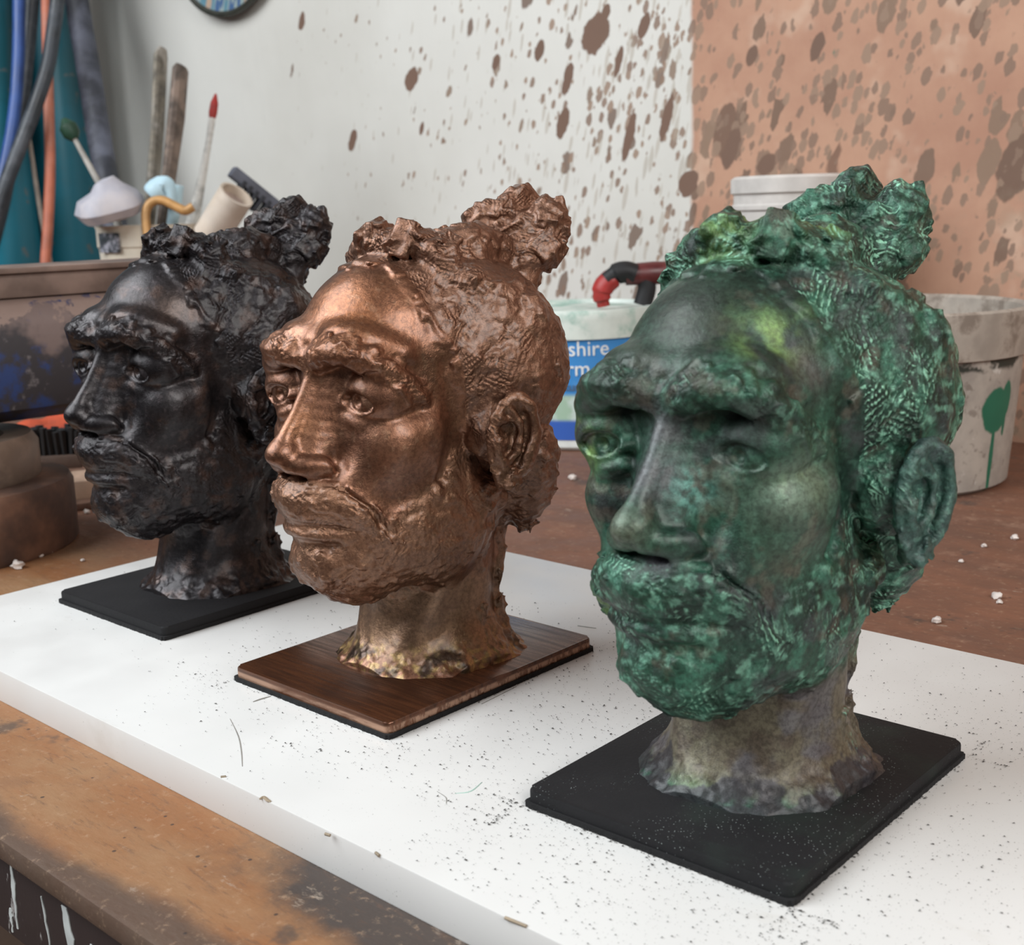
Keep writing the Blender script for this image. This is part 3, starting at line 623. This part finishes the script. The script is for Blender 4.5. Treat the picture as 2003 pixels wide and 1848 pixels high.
def plate_mesh(w_, d_, z0, z1, r, bev, jag=0):
    mb = MB(); poly = []
    for cx, cy, a0 in ((w_ / 2 - r, d_ / 2 - r, 0), (-w_ / 2 + r, d_ / 2 - r, 90), (-w_ / 2 + r, -d_ / 2 + r, 180), (w_ / 2 - r, -d_ / 2 + r, 270)):
        for k in range(6): a = math.radians(a0 + 18 * k); poly.append((cx + r * math.cos(a), cy + r * math.sin(a)))
    if jag:
        out = []; rn = random.Random(8)
        for i in range(len(poly)):
            A, B = Vector(poly[i]), Vector(poly[(i + 1) % len(poly)]); n = max(1, int((B - A).length / .0012))
            for k in range(n): q = A.lerp(B, k / n); out.append(tuple(q * (1 + rn.uniform(0, jag))))
        poly = out
    mb.prism(poly, z1 - z0, Matrix.Translation((0, 0, z0)))
    if bev:
        top = [e for e in mb.bm.edges if all(v.co.z > z1 - 1e-6 for v in e.verts)]
        bmesh.ops.bevel(mb.bm, geom=top, offset=bev, segments=3, affect='EDGES', profile=.5)
    return mb
STATUES = [('black', -.19729, .77856, -42.50, -.19982, .77600, -42.29, 'black bronze head of a bearded man with topknot on a black base plate'),
           ('brown', -.05376, .63079, -42.97, -.05376, .63079, -42.97, 'polished brown bronze head of a bearded man on a brown base plate'),
           ('green', .09593, .48183, -41.75, .09234, .47666, -37.63, 'green verdigris bronze head of a bearded man on a dusty black base plate')]
PW, PD = .1206, .150
for kind, px, py, pa, hx, hy, ha, lab in STATUES:
    st = empty('bronze_head', (px, py, BZ), math.radians(pa)); tag(st, lab, 'sculpture', 'bronze heads standing in a row on the white board')
    d = Vector((hx - px, hy - py, 0)); d.rotate(Matrix.Rotation(-math.radians(pa), 3, 'Z'))
    for n, me in PARTS:
        o = bpy.data.objects.new(n, me); C.objects.link(o); o.parent = st; o.location = d; o.rotation_euler = (0, 0, math.radians(ha - pa))
        o.material_slots[0].link = 'OBJECT'; o.material_slots[0].material = M_HEAD[kind]
    bp = plate_mesh(PW - .0010, PD - .0010, .0021, .0078, .0035, .0013).build('base_plate', plate_material(kind), st)
    plate_mesh(PW + .0008, PD + .0008, .0, .0023, .003, 0, .007).build('felt_pad', m_felt, bp)
# filings and bronze dust round the plates: nobody could count them
def filings():
    rn = random.Random(21); bm = bmesh.new()
    def grain(p, s):
        M = Matrix.Translation(p) @ Matrix.Rotation(rn.uniform(0, 6.28), 4, 'Z') @ Matrix.Diagonal((s * rn.uniform(.8, 2.2), s, s * .5, 1))
        vs = [bm.verts.new(M @ Vector(q)) for q in ((1, 0, -.6), (-.5, .87, -.6), (-.5, -.87, -.6), (0, 0, .9))]
        for f in ((0, 1, 3), (1, 2, 3), (2, 0, 3), (0, 2, 1)): bm.faces.new([vs[i] for i in f])
    for kind, px, py, pa, *_ in STATUES:
        n, sd = {'black': (160, .02), 'brown': (1300, .035), 'green': (5200, .06)}[kind]; R = Matrix.Rotation(math.radians(pa), 3, 'Z')
        for i in range(n):
            side = rn.choice('LRFBLF'); e = abs(rn.gauss(0, sd)) if rn.random() < .72 else abs(rn.gauss(0, .0015)); t = rn.uniform(-.5, .5) * 1.3
            q = {'L': (-PW / 2 - e, PD * t), 'R': (PW / 2 + e, PD * t), 'F': (PW * t, -PD / 2 - e), 'B': (PW * t, PD / 2 + e)}[side]
            w_ = R @ Vector((*q, 0)) + Vector((px, py, BZ + .0005)); u, v = w_.dot(FU), w_.dot(FV)
            if not (-.77 < u < .28 and .281 < v < .614): continue
            inside = False
            for k2, x2, y2, a2, *_ in STATUES:
                l = Matrix.Rotation(-math.radians(a2), 3, 'Z') @ (w_ - Vector((x2, y2, 0)))
                if abs(l.x) < PW / 2 and abs(l.y) < PD / 2: inside = True
            if not inside: grain(w_, rn.choice((.0001, .00013, .00016, .0002, .0002, .0003, .00042)) * rn.uniform(.7, 1.3))
    me = bpy.data.meshes.new('metal_filings'); bm.to_mesh(me); bm.free()
    me.transform(Matrix.Translation((0, 0, 0)))
    tag(link('metal_filings', me, plain('dark filings', (.035, .033, .030), .7)), 'dark metal filings scattered over the white board around the base plates', 'filings', kind='stuff')
filings()
# ================================================================= things along the wall
m_tubwhite = plain('milky plastic', (.62, .68, .63), .45, 0, .1, 30, .05, .0003, (.12, .34, .26), 22, .75)
m_red = plain('red plastic', (.30, .018, .015), .45, 0, .25, 40); m_blackp = plain('black rubber', (.008, .008, .009), .6, 0, .3, 40)
# ---- yoghurt tub with a printed label
tb = empty('yoghurt_tub', (.079, 1.385, TZ), 0); tag(tb, 'white plastic tub with blue printed label and green paint smears on its rim', 'tub')
TR0, TR1, TH = .078, .086, .150
MB().lathe([(0, .001), (TR0 - .003, .001), (TR0, .004), (TR1, TH - .022), (TR1, TH - .012), (0, TH - .012)], 56).build('tub_body', plain('tub plastic', (.72, .76, .74), .4, 0, .08), tb)
MB().lathe([(TR1 + .0005, TH - .030), (TR1 + .0035, TH - .030), (TR1 + .004, TH - .010), (TR1 + .0045, TH - .004), (TR1 + .003, TH), (TR1 - .004, TH), (TR1 - .006, TH - .004), (0, TH - .004)], 56).build('lid', m_tubwhite, tb)
def label_mat():
    g = G('blue tub label'); p = g.pos(); s_ = g.n('SeparateXYZ'); g.put(s_.inputs[0], p); z = s_.outputs[2]
    pale = g.mix(g.rng(g.noise(p, 60, 3), .4, .6), (.55, .66, .62), (.36, .52, .40))
    c = g.mix(g.rng(z, .058, .064), pale, (.05, .26, .62)); c = g.mix(g.rng(z, .036, .031), c, (.04, .12, .46))
    c = g.mix(g.math('MULTIPLY', g.rng(g.noise(p, 25, 4), .55, .7), .4), c, (.20, .42, .70)); return g.set(col=c, rough=.4)
tub_label = MB().lathe([(TR0 + .0012, .012), (TR0 + .0012 + (TR1 - TR0) * .86, TH - .030)], 56).build('label', label_mat(), tb)
def wrapped_text(body, size, z, a_mid, mat, name='lettering'):
    cu = bpy.data.curves.new('t', 'FONT'); cu.body = body; cu.size = size; cu.align_x = 'CENTER'; cu.extrude = .0003; cu.resolution_u = 3
    o = bpy.data.objects.new('t', cu); C.objects.link(o); dg = bpy.context.evaluated_depsgraph_get(); me = bpy.data.meshes.new_from_object(o.evaluated_get(dg)); bpy.data.objects.remove(o)
    for v in me.vertices:
        zz = z + v.co.y; rr = TR0 + .0018 + (TR1 - TR0) * zz / TH + v.co.z; a = a_mid + v.co.x / rr; v.co = (rr * math.cos(a), rr * math.sin(a), zz)
    me.name = name; return link(name, me, mat, tub_label)
m_ink = plain('white print', (.85, .87, .84), .5, 0, .05)
wrapped_text('Lancashire', .0225, .103, math.radians(-103.5), m_ink); wrapped_text('Farm', .0225, .082, math.radians(-101), m_ink); wrapped_text('natural', .013, .066, math.radians(-100), plain('dark print', (.10, .14, .20), .5))
# ---- red and black clamp lying on the tub lid
cl = empty('spring_clamp', (.079, 1.385, TZ + TH - .0005), math.radians(0)); tag(cl, 'red and black spring clamp standing on the tub lid', 'clamp')
MB().tube(spline([(.026, -.03, .0), (.024, -.03, .012), (.027, -.03, .022), (.037, -.03, .031)], 5), [.008] * 3 + [.011] * 4 + [.013] * 8 + [.012], 14, flat=.8).build('jaw', m_red, cl)
MB().tube(spline([(.030, -.03, .027), (.040, -.03, .034), (.050, -.03, .036), (.060, -.03, .033)], 5), [.012] * 5 + [.0145] * 11, 14, flat=.8).build('grip', m_blackp, cl)
MB().tube([(.050, -.03, .033), (.080, -.03, .034), (.115, -.028, .034)], [.0115, .0125, .0115], 12).build('bar', plain('dark red paint', (.10, .02, .02), .4), cl)
MB().tube(spline([(.070, -.03, .031), (.073, -.03, .018), (.068, -.03, .0)], 5), .010, 12).build('jaw', m_blackp, cl)
# ---- tall pale canister, grey bucket
cn = empty('plastic_canister', (.303, 1.345, TZ), 0); tag(cn, 'tall pale translucent plastic canister standing against the pink wall', 'canister')
m_pale = plain('cloudy plastic', (.58, .55, .52), .35, 0, .12, 25, .08, .0004, (.42, .40, .38), 9, .5)
MB().lathe([(0, .001), (.052, .001), (.056, .006), (.059, .20), (.059, .262), (.062, .264), (.062, .278), (.058, .281), (.055, .279), (.055, .015), (0, .014)], 48).build('canister_body', m_pale, cn)
MB().lathe([(.0592, .245), (.0612, .247), (.0612, .251), (.0592, .253)], 48).build('ridge', m_pale, cn)
def bucket_mat():
    g = G('grey bucket with paint run'); p = g.pos(); s_ = g.n('SeparateXYZ'); g.put(s_.inputs[0], p); z = s_.outputs[2]
    ang = g.math('ARCTAN2', s_.outputs[1], s_.outputs[0]); n = g.noise(p, 30, 5, .6)
    c = g.mix(g.rng(n, .3, .7), (.46, .42, .37), (.32, .29, .26)); c = g.mix(g.math('MULTIPLY', g.rng(g.noise(p, 90, 3), .58, .7), .6), c, (.16, .13, .11)); c = g.mix(g.math('MULTIPLY', g.rng(g.noise(p, 70, 3), .62, .7), .7), c, (.66, .64, .60))
    nn = g.math('MULTIPLY', g.math('SUBTRACT', g.noise(p, 55, 4), .5), .9)
    def ell(a, zz, ra, rz): return g.math('ADD', g.math('POWER', g.math('DIVIDE', g.math('SUBTRACT', ang, a), ra), 2), g.math('POWER', g.math('DIVIDE', g.math('SUBTRACT', z, zz), rz), 2))
    m = g.math('MINIMUM', g.math('MINIMUM', ell(-.93, .073, .17, .020), ell(-.80, .082, .07, .016)), g.math('MINIMUM', ell(-.93, .030, .026, .036), ell(-.80, .060, .022, .012)))
    c = g.mix(g.rng(g.math('ADD', m, nn), 1.1, .85), c, g.mix(n, (.012, .11, .065), (.025, .17, .10)))
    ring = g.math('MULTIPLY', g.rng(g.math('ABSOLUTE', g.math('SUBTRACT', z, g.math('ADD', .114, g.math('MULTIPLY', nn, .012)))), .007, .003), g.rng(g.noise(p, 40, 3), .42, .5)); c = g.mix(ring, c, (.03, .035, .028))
    return g.set(col=c, rough=.6, nrm=g.bump(n, .2, .001))
bk = empty('paint_bucket', (.348, 1.150, TZ), 0); tag(bk, 'grey plastic bucket with a dark green paint run down its side', 'bucket')
m_bk = bucket_mat()
MB().lathe([(0, .001), (.108, .001), (.112, .004), (.121, .120), (.123, .130), (.121, .131), (.119, .128), (.109, .010), (0, .009)], 64).build('bucket_body', m_bk, bk)
MB().lathe([(.1225, .118), (.1255, .119), (.1275, .152), (.1275, .158), (.1235, .160), (.1205, .157), (.1195, .128)], 64).build('rim', plain('grey bucket rim', (.40, .35, .30), .6, 0, .25, 30, .2, .0006, (.10, .07, .05), 30, .7), bk)
# ================================================================= bench vice at the left
m_steel = plain('dusty rusted steel', (.21, .15, .125), .6, .25, .4, 20, .4, .0012, (.34, .25, .21), 7, .7)
m_rust = plain('rusty iron', (.16, .085, .055), .7, .2, .45, 25, .5, .0015, (.05, .032, .028), 9, .8)
def blue_mat():
    g = G('worn blue paint on iron'); p = g.pos(); n = g.noise(p, 28, 5, .62)
    c = g.mix(g.rng(n, .40, .52), (.030, .060, .19), (.045, .042, .048)); c = g.mix(g.rng(g.noise(p, 17, 4), .54, .64), c, (.20, .15, .14)); c = g.mix(g.math('MULTIPLY', g.rng(g.noise(p, 60, 4), .6, .7), .6), c, (.26, .24, .25))
    s_ = g.n('SeparateXYZ'); g.put(s_.inputs[0], p); c = g.mix(g.rng(g.math('ADD', s_.outputs[2], g.math('MULTIPLY', g.math('SUBTRACT', n, .5), .09)), .030, .034), c, g.mix(n, (.36, .27, .235), (.24, .17, .145)))  # pinkish dust on top, with some of the light from above painted in
    return g.set(col=c, rough=.55, metal=.15, nrm=g.bump(n, .4, .0015))
vc = empty('bench_vice', (-.46, .985, TZ), math.radians(42)); tag(vc, 'heavy rusty bench vice with worn blue body on a round swivel base', 'vice')
MB().lathe([(0, .0), (.098, .0), (.100, .003), (.100, .048), (.097, .054), (.078, .056), (0, .056)], 56).build('base_ring', m_rust, vc)
MB().lathe([(0, .0555), (.075, .0555), (.076, .058), (.076, .083), (.071, .091), (.050, .090), (.046, .080), (.046, .062), (0, .062)], 56).build('swivel_plate', plain('worn swivel iron', (.24, .18, .14), .55, .3, .3, 25, .4, .001, (.07, .05, .04), 12, .7), vc)
MB().lathe([(0, .062), (.044, .062), (.034, .075), (.030, .125), (0, .125)], 32).build('column', m_rust, vc)
body = MB()
prof = [(-.052, .0), (-.054, -.02), (-.045, -.046), (-.02, -.058), (.02, -.058), (.045, -.046), (.054, -.02), (.056, .005), (.053, .022), (.045, .036), (.034, .043), (-.034, .043), (-.045, .036), (-.052, .02)]
body.prism(prof, .34, Matrix(((0, 0, 1, -.14), (1, 0, 0, 0), (0, 1, 0, 0), (0, 0, 0, 1))))
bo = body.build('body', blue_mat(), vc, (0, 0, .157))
MB().box(Vector((.03, 0, .209)), (.40, .082, .020), bev=.002).build('flange', m_steel, vc)
MB().box(Vector((.03, -.0, .2205)), (.40, .092, .0045), bev=.001).build('top_plate', m_steel, vc)
MB().box(Vector((.155, .0575, .118)), (.004, .003, .034), bev=.0008).build('scale_strip', plain('pale strip', (.60, .60, .56), .5), vc)
# ---- odds and ends beside the vice
rg = MB(); rn = random.Random(3); pts = []
for i in range(9):
    for j in range(7): pts.append((i, j))
grid = {}
for i, j in pts: grid[i, j] = rg.bm.verts.new(((i - 4) * .018 + rn.uniform(-.004, .004), (j - 3) * .014 + rn.uniform(-.004, .004), .006 + .034 * math.exp(-((i - 4.5) ** 2 + (j - 3) ** 2) / 7) * (1 + .5 * math.sin(i * 2.1 + j)) + rn.uniform(0, .006)))
for i in range(8):
    for j in range(6): rg.bm.faces.new((grid[i, j], grid[i + 1, j], grid[i + 1, j + 1], grid[i, j + 1]))
ro = rg.build('cloth_rag', plain('red orange cloth', (.50, .075, .025), .85, 0, .35, 30, .3, .001, (.20, .01, .012), 14, .7), None, seen(92, 820, 1.37), (0, 0, .3)); ro.location.z = TZ + .014; tag(ro, 'crumpled red and orange cloth behind the bench vice', 'rag')
so = ro.modifiers.new('thick', 'SOLIDIFY'); so.thickness = .002; ss = ro.modifiers.new('smooth', 'SUBSURF'); ss.levels = 1; ss.render_levels = 2
def prop(name, px, py, dist, rz, label, cat, z=TZ, group=None):
    q = seen(px, py, dist); e = empty(name, (q.x, q.y, z), rz); tag(e, label, cat, group); return e
ck = prop('plaster_block', 80, 850, 1.37, .25, 'rough beige plaster block behind the round vice base', 'block')
MB().box(Vector((-.01, 0, .010)), (.17, .06, .020), bev=.004).build('block', plain('beige plaster', (.42, .33, .25), .85, 0, .2, 30, .3, .001), ck)
sb = prop('scrub_brush', 103, 870, 1.27, .12, 'dark bristle brush lying upside down on a rusty plank', 'brush', TZ + .012)
MB().box(Vector((0, 0, .007)), (.062, .028, .014), bev=.003).build('handle', m_wood_dark, sb)
for i in range(9):
    for j in range(3): MB().tube([((i - 4) * .0066, (j - 1) * .008, .013), ((i - 4) * .0070 + rn.uniform(-.002, .002), (j - 1) * .009, .036 + rn.uniform(0, .007))], [.0030, .0042], 6).build('tuft', m_blackp, sb)
for nm, px, py, d, rz, sx, sy, sz, z0, mt, lb in (('rusty_plank', 128, 915, 1.24, .12, .100, .055, .012, 0, m_rust, 'short rusty plank under the dark bristle brush'), ('wood_offcut', 172, 925, 1.17, .35, .030, .055, .024, 0, plain('tan wood', (.36, .24, .17), .8, 0, .3, 20), 'short tan wood offcut in front of the rusty plank'), ('iron_strip', 120, 965, 1.13, .45, .10, .022, .007, 0, m_rust, 'flat rusty iron strip lying behind the vice base')):
    o = prop(nm, px, py, d, rz, lb, nm.split('_')[1]); MB().box(Vector((0, 0, sz / 2 + z0)), (sx, sy, sz), bev=.0025).build(nm.split('_')[1], mt, o)
m_chipw = plain('plaster crumb', (.62, .56, .52), .8)
for px, py, s_ in ((117, 1068, .0032), (35, 1112, .0050), (170, 1004, .0030), (196, 998, .0026), (80, 1090, .0026), (30, 1083, .0024), (98, 1082, .0022), (162, 1098, .0018), (1832, 1218, .0032), (1985, 1055, .003), (1925, 1070, .0022), (1120, 938, .004), (1880, 1100, .0018), (1950, 1170, .0035), (1955, 1180, .002)):
    d = fwd + rgt * ((px - 1001.5) / F_PX) - upv * ((py - 924) / F_PX); t = (TZ - BZ - CAM_H) / d.z; q = Vector((0, 0, BZ + CAM_H)) + d * t
    m_ = MB(); bmesh.ops.create_icosphere(m_.bm, subdivisions=2, radius=s_)
    for v in m_.bm.verts: v.co *= rn.uniform(.7, 1.2); v.co.z = max(-s_ * .55, v.co.z * .8)
    tag(m_.build('plaster_crumb', m_chipw, None, (q.x, q.y, TZ + s_ * .54)), 'small pale plaster crumb on the table beside the vice base' if px < 300 else 'small pale plaster crumb on the table behind the white board', 'crumb', 'crumbs by the vice' if px < 300 else 'crumbs behind the board')
# ================================================================= gas bottles and hoses in the far corner
def teal():
    g = G('teal cylinder paint'); p = g.pos(); s_ = g.n('SeparateXYZ'); g.put(s_.inputs[0], p)
    c = g.mix(g.rng(g.noise(p, 6, 4), .35, .65), (.010, .165, .235), (.012, .115, .150)); c = g.mix(g.math('MULTIPLY', g.rng(g.noise(p, 35, 4), .62, .70), .7), c, (.16, .16, .15)); return g.set(col=c, rough=.4, nrm=g.bump(g.noise(p, 50, 3), .1, .0008))
m_teal = teal(); m_brass = plain('brass', (.45, .30, .10), .35, .9)
for (px, d), lb in (((2, 2.25), 'teal gas cylinder behind the blue hose'), ((130, 2.35), 'teal gas cylinder standing behind the orange hose')):
    q = seen(px, 400, d); e = empty('gas_cylinder', (q.x, q.y, 0), 0); tag(e, lb, 'gas cylinder', 'gas cylinders in the corner')
    r = .060; MB().lathe([(0, 0), (r * .9, 0), (r, .01), (r, 1.62), (r * .93, 1.68), (r * .7, 1.74), (r * .35, 1.78), (r * .35, 1.81), (0, 1.81)], 40).build('cylinder_shell', m_teal, e)
    vl = MB().lathe([(0, 1.80), (.014, 1.80), (.014, 1.84), (.008, 1.845), (.008, 1.88), (0, 1.88)], 20).build('valve', m_brass, e)
    MB().lathe([(0, 1.875), (.024, 1.877), (.027, 1.884), (.024, 1.891), (0, 1.893)], 24).build('hand_wheel', m_blackp, vl)
def hose(name, pts, dist, rad, mat, label, flat=1.0, seg=12):
    P = [seen(x, y, dist if not hasattr(dist, '__len__') else dist[i]) for i, (x, y) in enumerate(pts)]; o = P[-1].copy()
    ob = MB().tube(spline([p - o for p in P], 8), rad, seg, True, flat).build(name, mat, None, o); return tag(ob, label, name.split('_')[-1])
m_hose_k = plain('black hose', (.030, .036, .045), .45, 0, .3, 30, .1, .0005, (.12, .13, .15), 12, .6)
hose('blue_hose', [(55, -320), (38, -120), (37, 0), (36, 110), (28, 220), (8, 330), (-30, 470), (-110, 700)], 2.12, .0105, plain('blue hose', (.035, .09, .30), .4, 0, .2, 30), 'blue rubber hose hanging in front of the teal cylinders')
hose('black_hose', [(75, -320), (68, -100), (63, 0), (52, 120), (40, 215), (20, 320), (0, 420), (-60, 640)], 2.16, .0125, m_hose_k, 'black hose hanging beside the blue hose')
hose('black_hose', [(130, -320), (118, -100), (112, 0), (103, 70), (92, 135), (66, 215), (30, 310), (5, 380), (-50, 560)], 2.08, .0120, m_hose_k, 'black hose crossing over the orange hose')
hose('orange_hose', [(100, -320), (94, -100), (91, 0), (93, 110), (96, 220), (98, 330), (94, 440), (88, 540), (84, 760)], 2.12, .0090, plain('orange hose', (.46, .135, .075), .5, 0, .2, 25, .1, .0005, (.50, .24, .17), 9, .6), 'faded orange hose hanging straight down in front of the teal cylinder')
hose('thin_rod', [(48, 230), (58, 280), (72, 370), (84, 440), (104, 540), (140, 720)], 2.19, .0042, plain('tan rod', (.36, .30, .25), .6), 'thin tan rod leaning behind the orange hose')
q = seen(186, 400, 2.43); tag(MB().tube([(0, 0, 0), (0, 0, 1.0), (0, 0, 2.1)], .015, 14).build('iron_pole', plain('black pole', (.012, .011, .010), .7), None, (q.x, q.y, 0)), 'black iron pole standing between cylinder and wall', 'pole')
hose('rolled_sheet', [(112, -260), (150, 0), (172, 130), (196, 280), (218, 400), (276, 727)], [2.18, 2.18, 2.165, 2.15, 2.12, 2.06], .021, plain('dark blue tarpaulin', (.075, .080, .105), .6, 0, .5, 22, .4, .003, (.022, .024, .032), 13, .8), 'dark blue grey rolled sheet leaning against the wall')
# ================================================================= pot of brushes and tools
pot = prop('tool_pot', 330, 560, 1.765, 0, 'cream plastic pot holding brushes and stirring sticks', 'pot')
m_cream = plain('cream plastic', (.58, .52, .42), .5, 0, .1, 25, .1, .0004, (.66, .62, .56), 8, .4)
ph = .250
MB().lathe([(0, .001), (.078, .001), (.081, .004), (.089, ph - .03), (.091, ph - .028), (.091, ph - .004), (.093, ph), (.089, ph), (.087, ph - .006), (.079, .010), (0, .010)], 52).build('pot_body', m_cream, pot)
MB().box(Vector((0, 0, 0)), (.042, .004, .026), bev=.001).build('label', plain('dark label', (.04, .05, .06), .6, 0, .5, 120, .1, .0003, (.45, .45, .52), 60, .9), pot, (-.055, -.0728, ph - .022), (0, 0, -.647))
def stick(name, pts, dist, rads, mat, label, cat, flat=1.0):
    P = [seen(x, y, dist) for x, y in pts]; o = P[-1].copy(); e = empty(name, o, 0); tag(e, label, cat)
    MB().tube([p - o for p in P], rads, 12, True, flat).build('handle', mat, e); return e, [p - o for p in P]
m_stick = plain('paint crusted wood', (.17, .15, .12), .8, 0, .5, 45, .5, .002, (.36, .33, .29), 24, .8); m_stick2 = plain('brown crusted wood', (.14, .105, .085), .8, 0, .5, 40, .5, .002, (.27, .20, .16), 20, .7)
stick('stirring_stick', [(318, 95), (314, 110), (308, 250), (299, 360), (280, 545)], 1.765, [.011, .0175, .0165, .016, .014], m_stick, 'tall grey paint-crusted stirring stick with notched top in the pot', 'stick', .5)
stick('stirring_stick', [(355, 130), (353, 136), (345, 230), (330, 350), (305, 545)], 1.735, [.014, .0185, .0195, .016, .012], m_stick2, 'shorter brown paint-crusted stirring stick in the pot', 'stick', .55)
e, P = stick('paint_brush', [(415, 232), (408, 280), (397, 340), (380, 420), (366, 470), (345, 545)], 1.79, [.0052, .0046, .0060, .0090, .0098, .009], plain('white brush handle', (.70, .68, .64), .5, 0, .1, 30, .1, .0004, (.02, .02, .022), 26, .5), 'thin white handled paint brush with red tip upward', 'brush')
dr = (P[0] - P[1]).normalized(); MB().tube([P[0] - dr * .002, P[0] + dr * .008, P[0] + dr * .022, P[0] + dr * .036], [.0042, .0062, .0058, .0015], 12).build('bristles', plain('red paint', (.36, .018, .012), .5), e)
MB().tube([P[0] - dr * .014, P[0] + dr * .002], .0047, 12).build('ferrule', plain('white paint crust', (.72, .70, .68), .5), e)
e, P = stick('paint_brush', [(145, 270), (168, 312), (190, 352), (225, 420), (262, 545)], 1.73, [.0034, .004, .0045, .0055, .006], plain('grey brush handle', (.34, .32, .29), .6), 'leaning grey handled paint brush with round dark green tip', 'brush')
dr = (P[0] - P[1]).normalized(); MB().tube([P[0] - dr * .002, P[0] + dr * .006, P[0] + dr * .018, P[0] + dr * .030], [.006, .012, .0125, .004], 14).build('bristles', plain('dark green paint', (.012, .055, .028), .6), e)
gl = MB().lathe([(0, .040), (.014, .038), (.022, .028), (.040, .016), (.046, .002), (.040, -.010), (.018, -.014), (0, -.014)], 28).build('rubber_bowl', plain('lilac grey rubber', (.42, .41, .46), .6, 0, .12, 25, .15, .001, (.52, .46, .43), 12, .5), None, seen(218, 408, 1.665), (math.radians(14), math.radians(-8), 0)); tag(gl, 'lilac grey rubber mixing bowl upturned over the cream pot rim', 'bowl')
for v in gl.data.vertices: v.co *= 1 + .10 * math.sin(v.co.x * 90) * math.cos(v.co.y * 80)
gv = MB(); gv.tube(spline([seen(x, y, 1.675) for x, y in ((297, 385), (318, 366), (330, 372), (336, 400))], 6), [.014, .0165, .017, .017, .017, .016, .016, .015, .015, .014, .013, .012, .011, .010, .009, .008, .007, .006, .005], 12); tag(gv.build('rubber_glove', plain('pale blue glove', (.45, .63, .72), .6, 0, .1, 20)), 'pale blue rubber glove stuffed among the sticks in the pot', 'glove')
tag(MB().tube([seen(349, 362, 1.70), seen(344, 395, 1.705), seen(338, 430, 1.71), seen(326, 520, 1.72)], [.0075, .0085, .008, .007], 12).build('plastic_tube', plain('light blue plastic', (.50, .68, .76), .5, 0, .1)), 'short light blue plastic tube beside the blue glove', 'tube')
tag(MB().tube(spline([seen(x, y, 1.655) for x, y in ((286, 540), (289, 470), (285, 420), (296, 396), (318, 392), (340, 402), (362, 412), (378, 404))], 6), .0062, 12).build('copper_hook', plain('tan copper', (.46, .25, .09), .5, .2, .3, 30)), 'bent tan metal hook hanging over the pot edge', 'hook')
ct = empty('cardboard_tube', seen(463, 380, 1.64), 0); tag(ct, 'open ended beige cardboard tube leaning out of the cream pot', 'tube')
aim = (seen(325, 600, 1.735) - seen(463, 380, 1.64)) * .36; Q = aim.to_track_quat('Z', 'Y').to_matrix().to_4x4(); L = aim.length
mb = MB(); mb.lathe([(.020, .0), (.0235, .0), (.0235, L), (.020, L), (.020, 0)], 36, Q); mb.build('tube_wall', plain('beige cardboard', (.56, .47, .38), .8, 0, .1, 40, .2, .0005, (.62, .56, .50), 12, .5), ct)
MB().lathe([(0, .012), (.0203, .012), (.0203, .016), (0, .016)], 30, Q).build('end_plug', plain('rose plug', (.42, .33, .29), .8), ct)
rb = empty('ribbed_broom', seen(470, 348, 1.70), 0); tag(rb, 'dark blue ribbed broom head slanting down behind the cardboard tube', 'broom')
A_, B_ = Vector((0, 0, 0)), seen(600, 452, 1.76) - seen(470, 348, 1.70); dd = (B_ - A_).normalized(); QQ = dd.to_track_quat('X', 'Z').to_matrix().to_4x4()
MB().box(Vector((0, 0, 0)), ((B_ - A_).length + .03, .018, .016), bev=.003).build('back', plain('slate wood', (.085, .09, .115), .6), rb, B_ / 2, QQ.to_euler())
for k in range(11):
    c = B_ * (k + .6) / 11; MB().box(Vector((0, 0, 0)), (.0055, .020, .024), bev=.001).build('rib', plain('black rib', (.015, .017, .024), .6) if k == 0 else bpy.data.materials['black rib'], rb, c + QQ.to_3x3() @ Vector((0, 0, -.013)), QQ.to_euler())
hp = seen(548, 420, 1.735) - rb.location; hb = seen(556, 600, 1.74); hb.z = TZ; MB().tube([hp, hb - rb.location], .011, 14).build('handle', m_wood_dark, rb)
# ---- round painted dish hung on the wall
dz = empty('wall_dish', bench(-1.83, WALL_V - .001, 1.652), 0); dz.rotation_euler = (math.radians(90), 0, YAW); tag(dz, 'round dish with striped blue and tan glaze hanging on the wall', 'dish')
def dish_mat():
    g = G('striped glaze'); p = g.pos(); w_ = g.n('TexNoise'); g.put(w_.inputs['Vector'], g.vec('MULTIPLY', p, (1, .18, 1))); w_.inputs['Scale'].default_value = 45; w_.inputs['Detail'].default_value = 2
    f = w_.outputs[0]; c = g.mix(g.rng(f, .40, .46), (.42, .30, .22), (.10, .22, .28)); c = g.mix(g.rng(f, .50, .54), c, (.30, .36, .34)); c = g.mix(g.rng(f, .57, .62), c, (.06, .12, .24)); return g.set(col=c, rough=.35)
MB().lathe([(0, .004), (.10, .006), (.155, .018), (.160, .020), (.157, .013), (.10, .0), (0, .0)], 64).build('dish_face', dish_mat(), dz)
MB().lathe([(.154, .0170), (.160, .0225), (.165, .020), (.164, .012), (.157, .010)], 64).build('dish_rim', plain('dark rim', (.035, .036, .028), .5), dz)
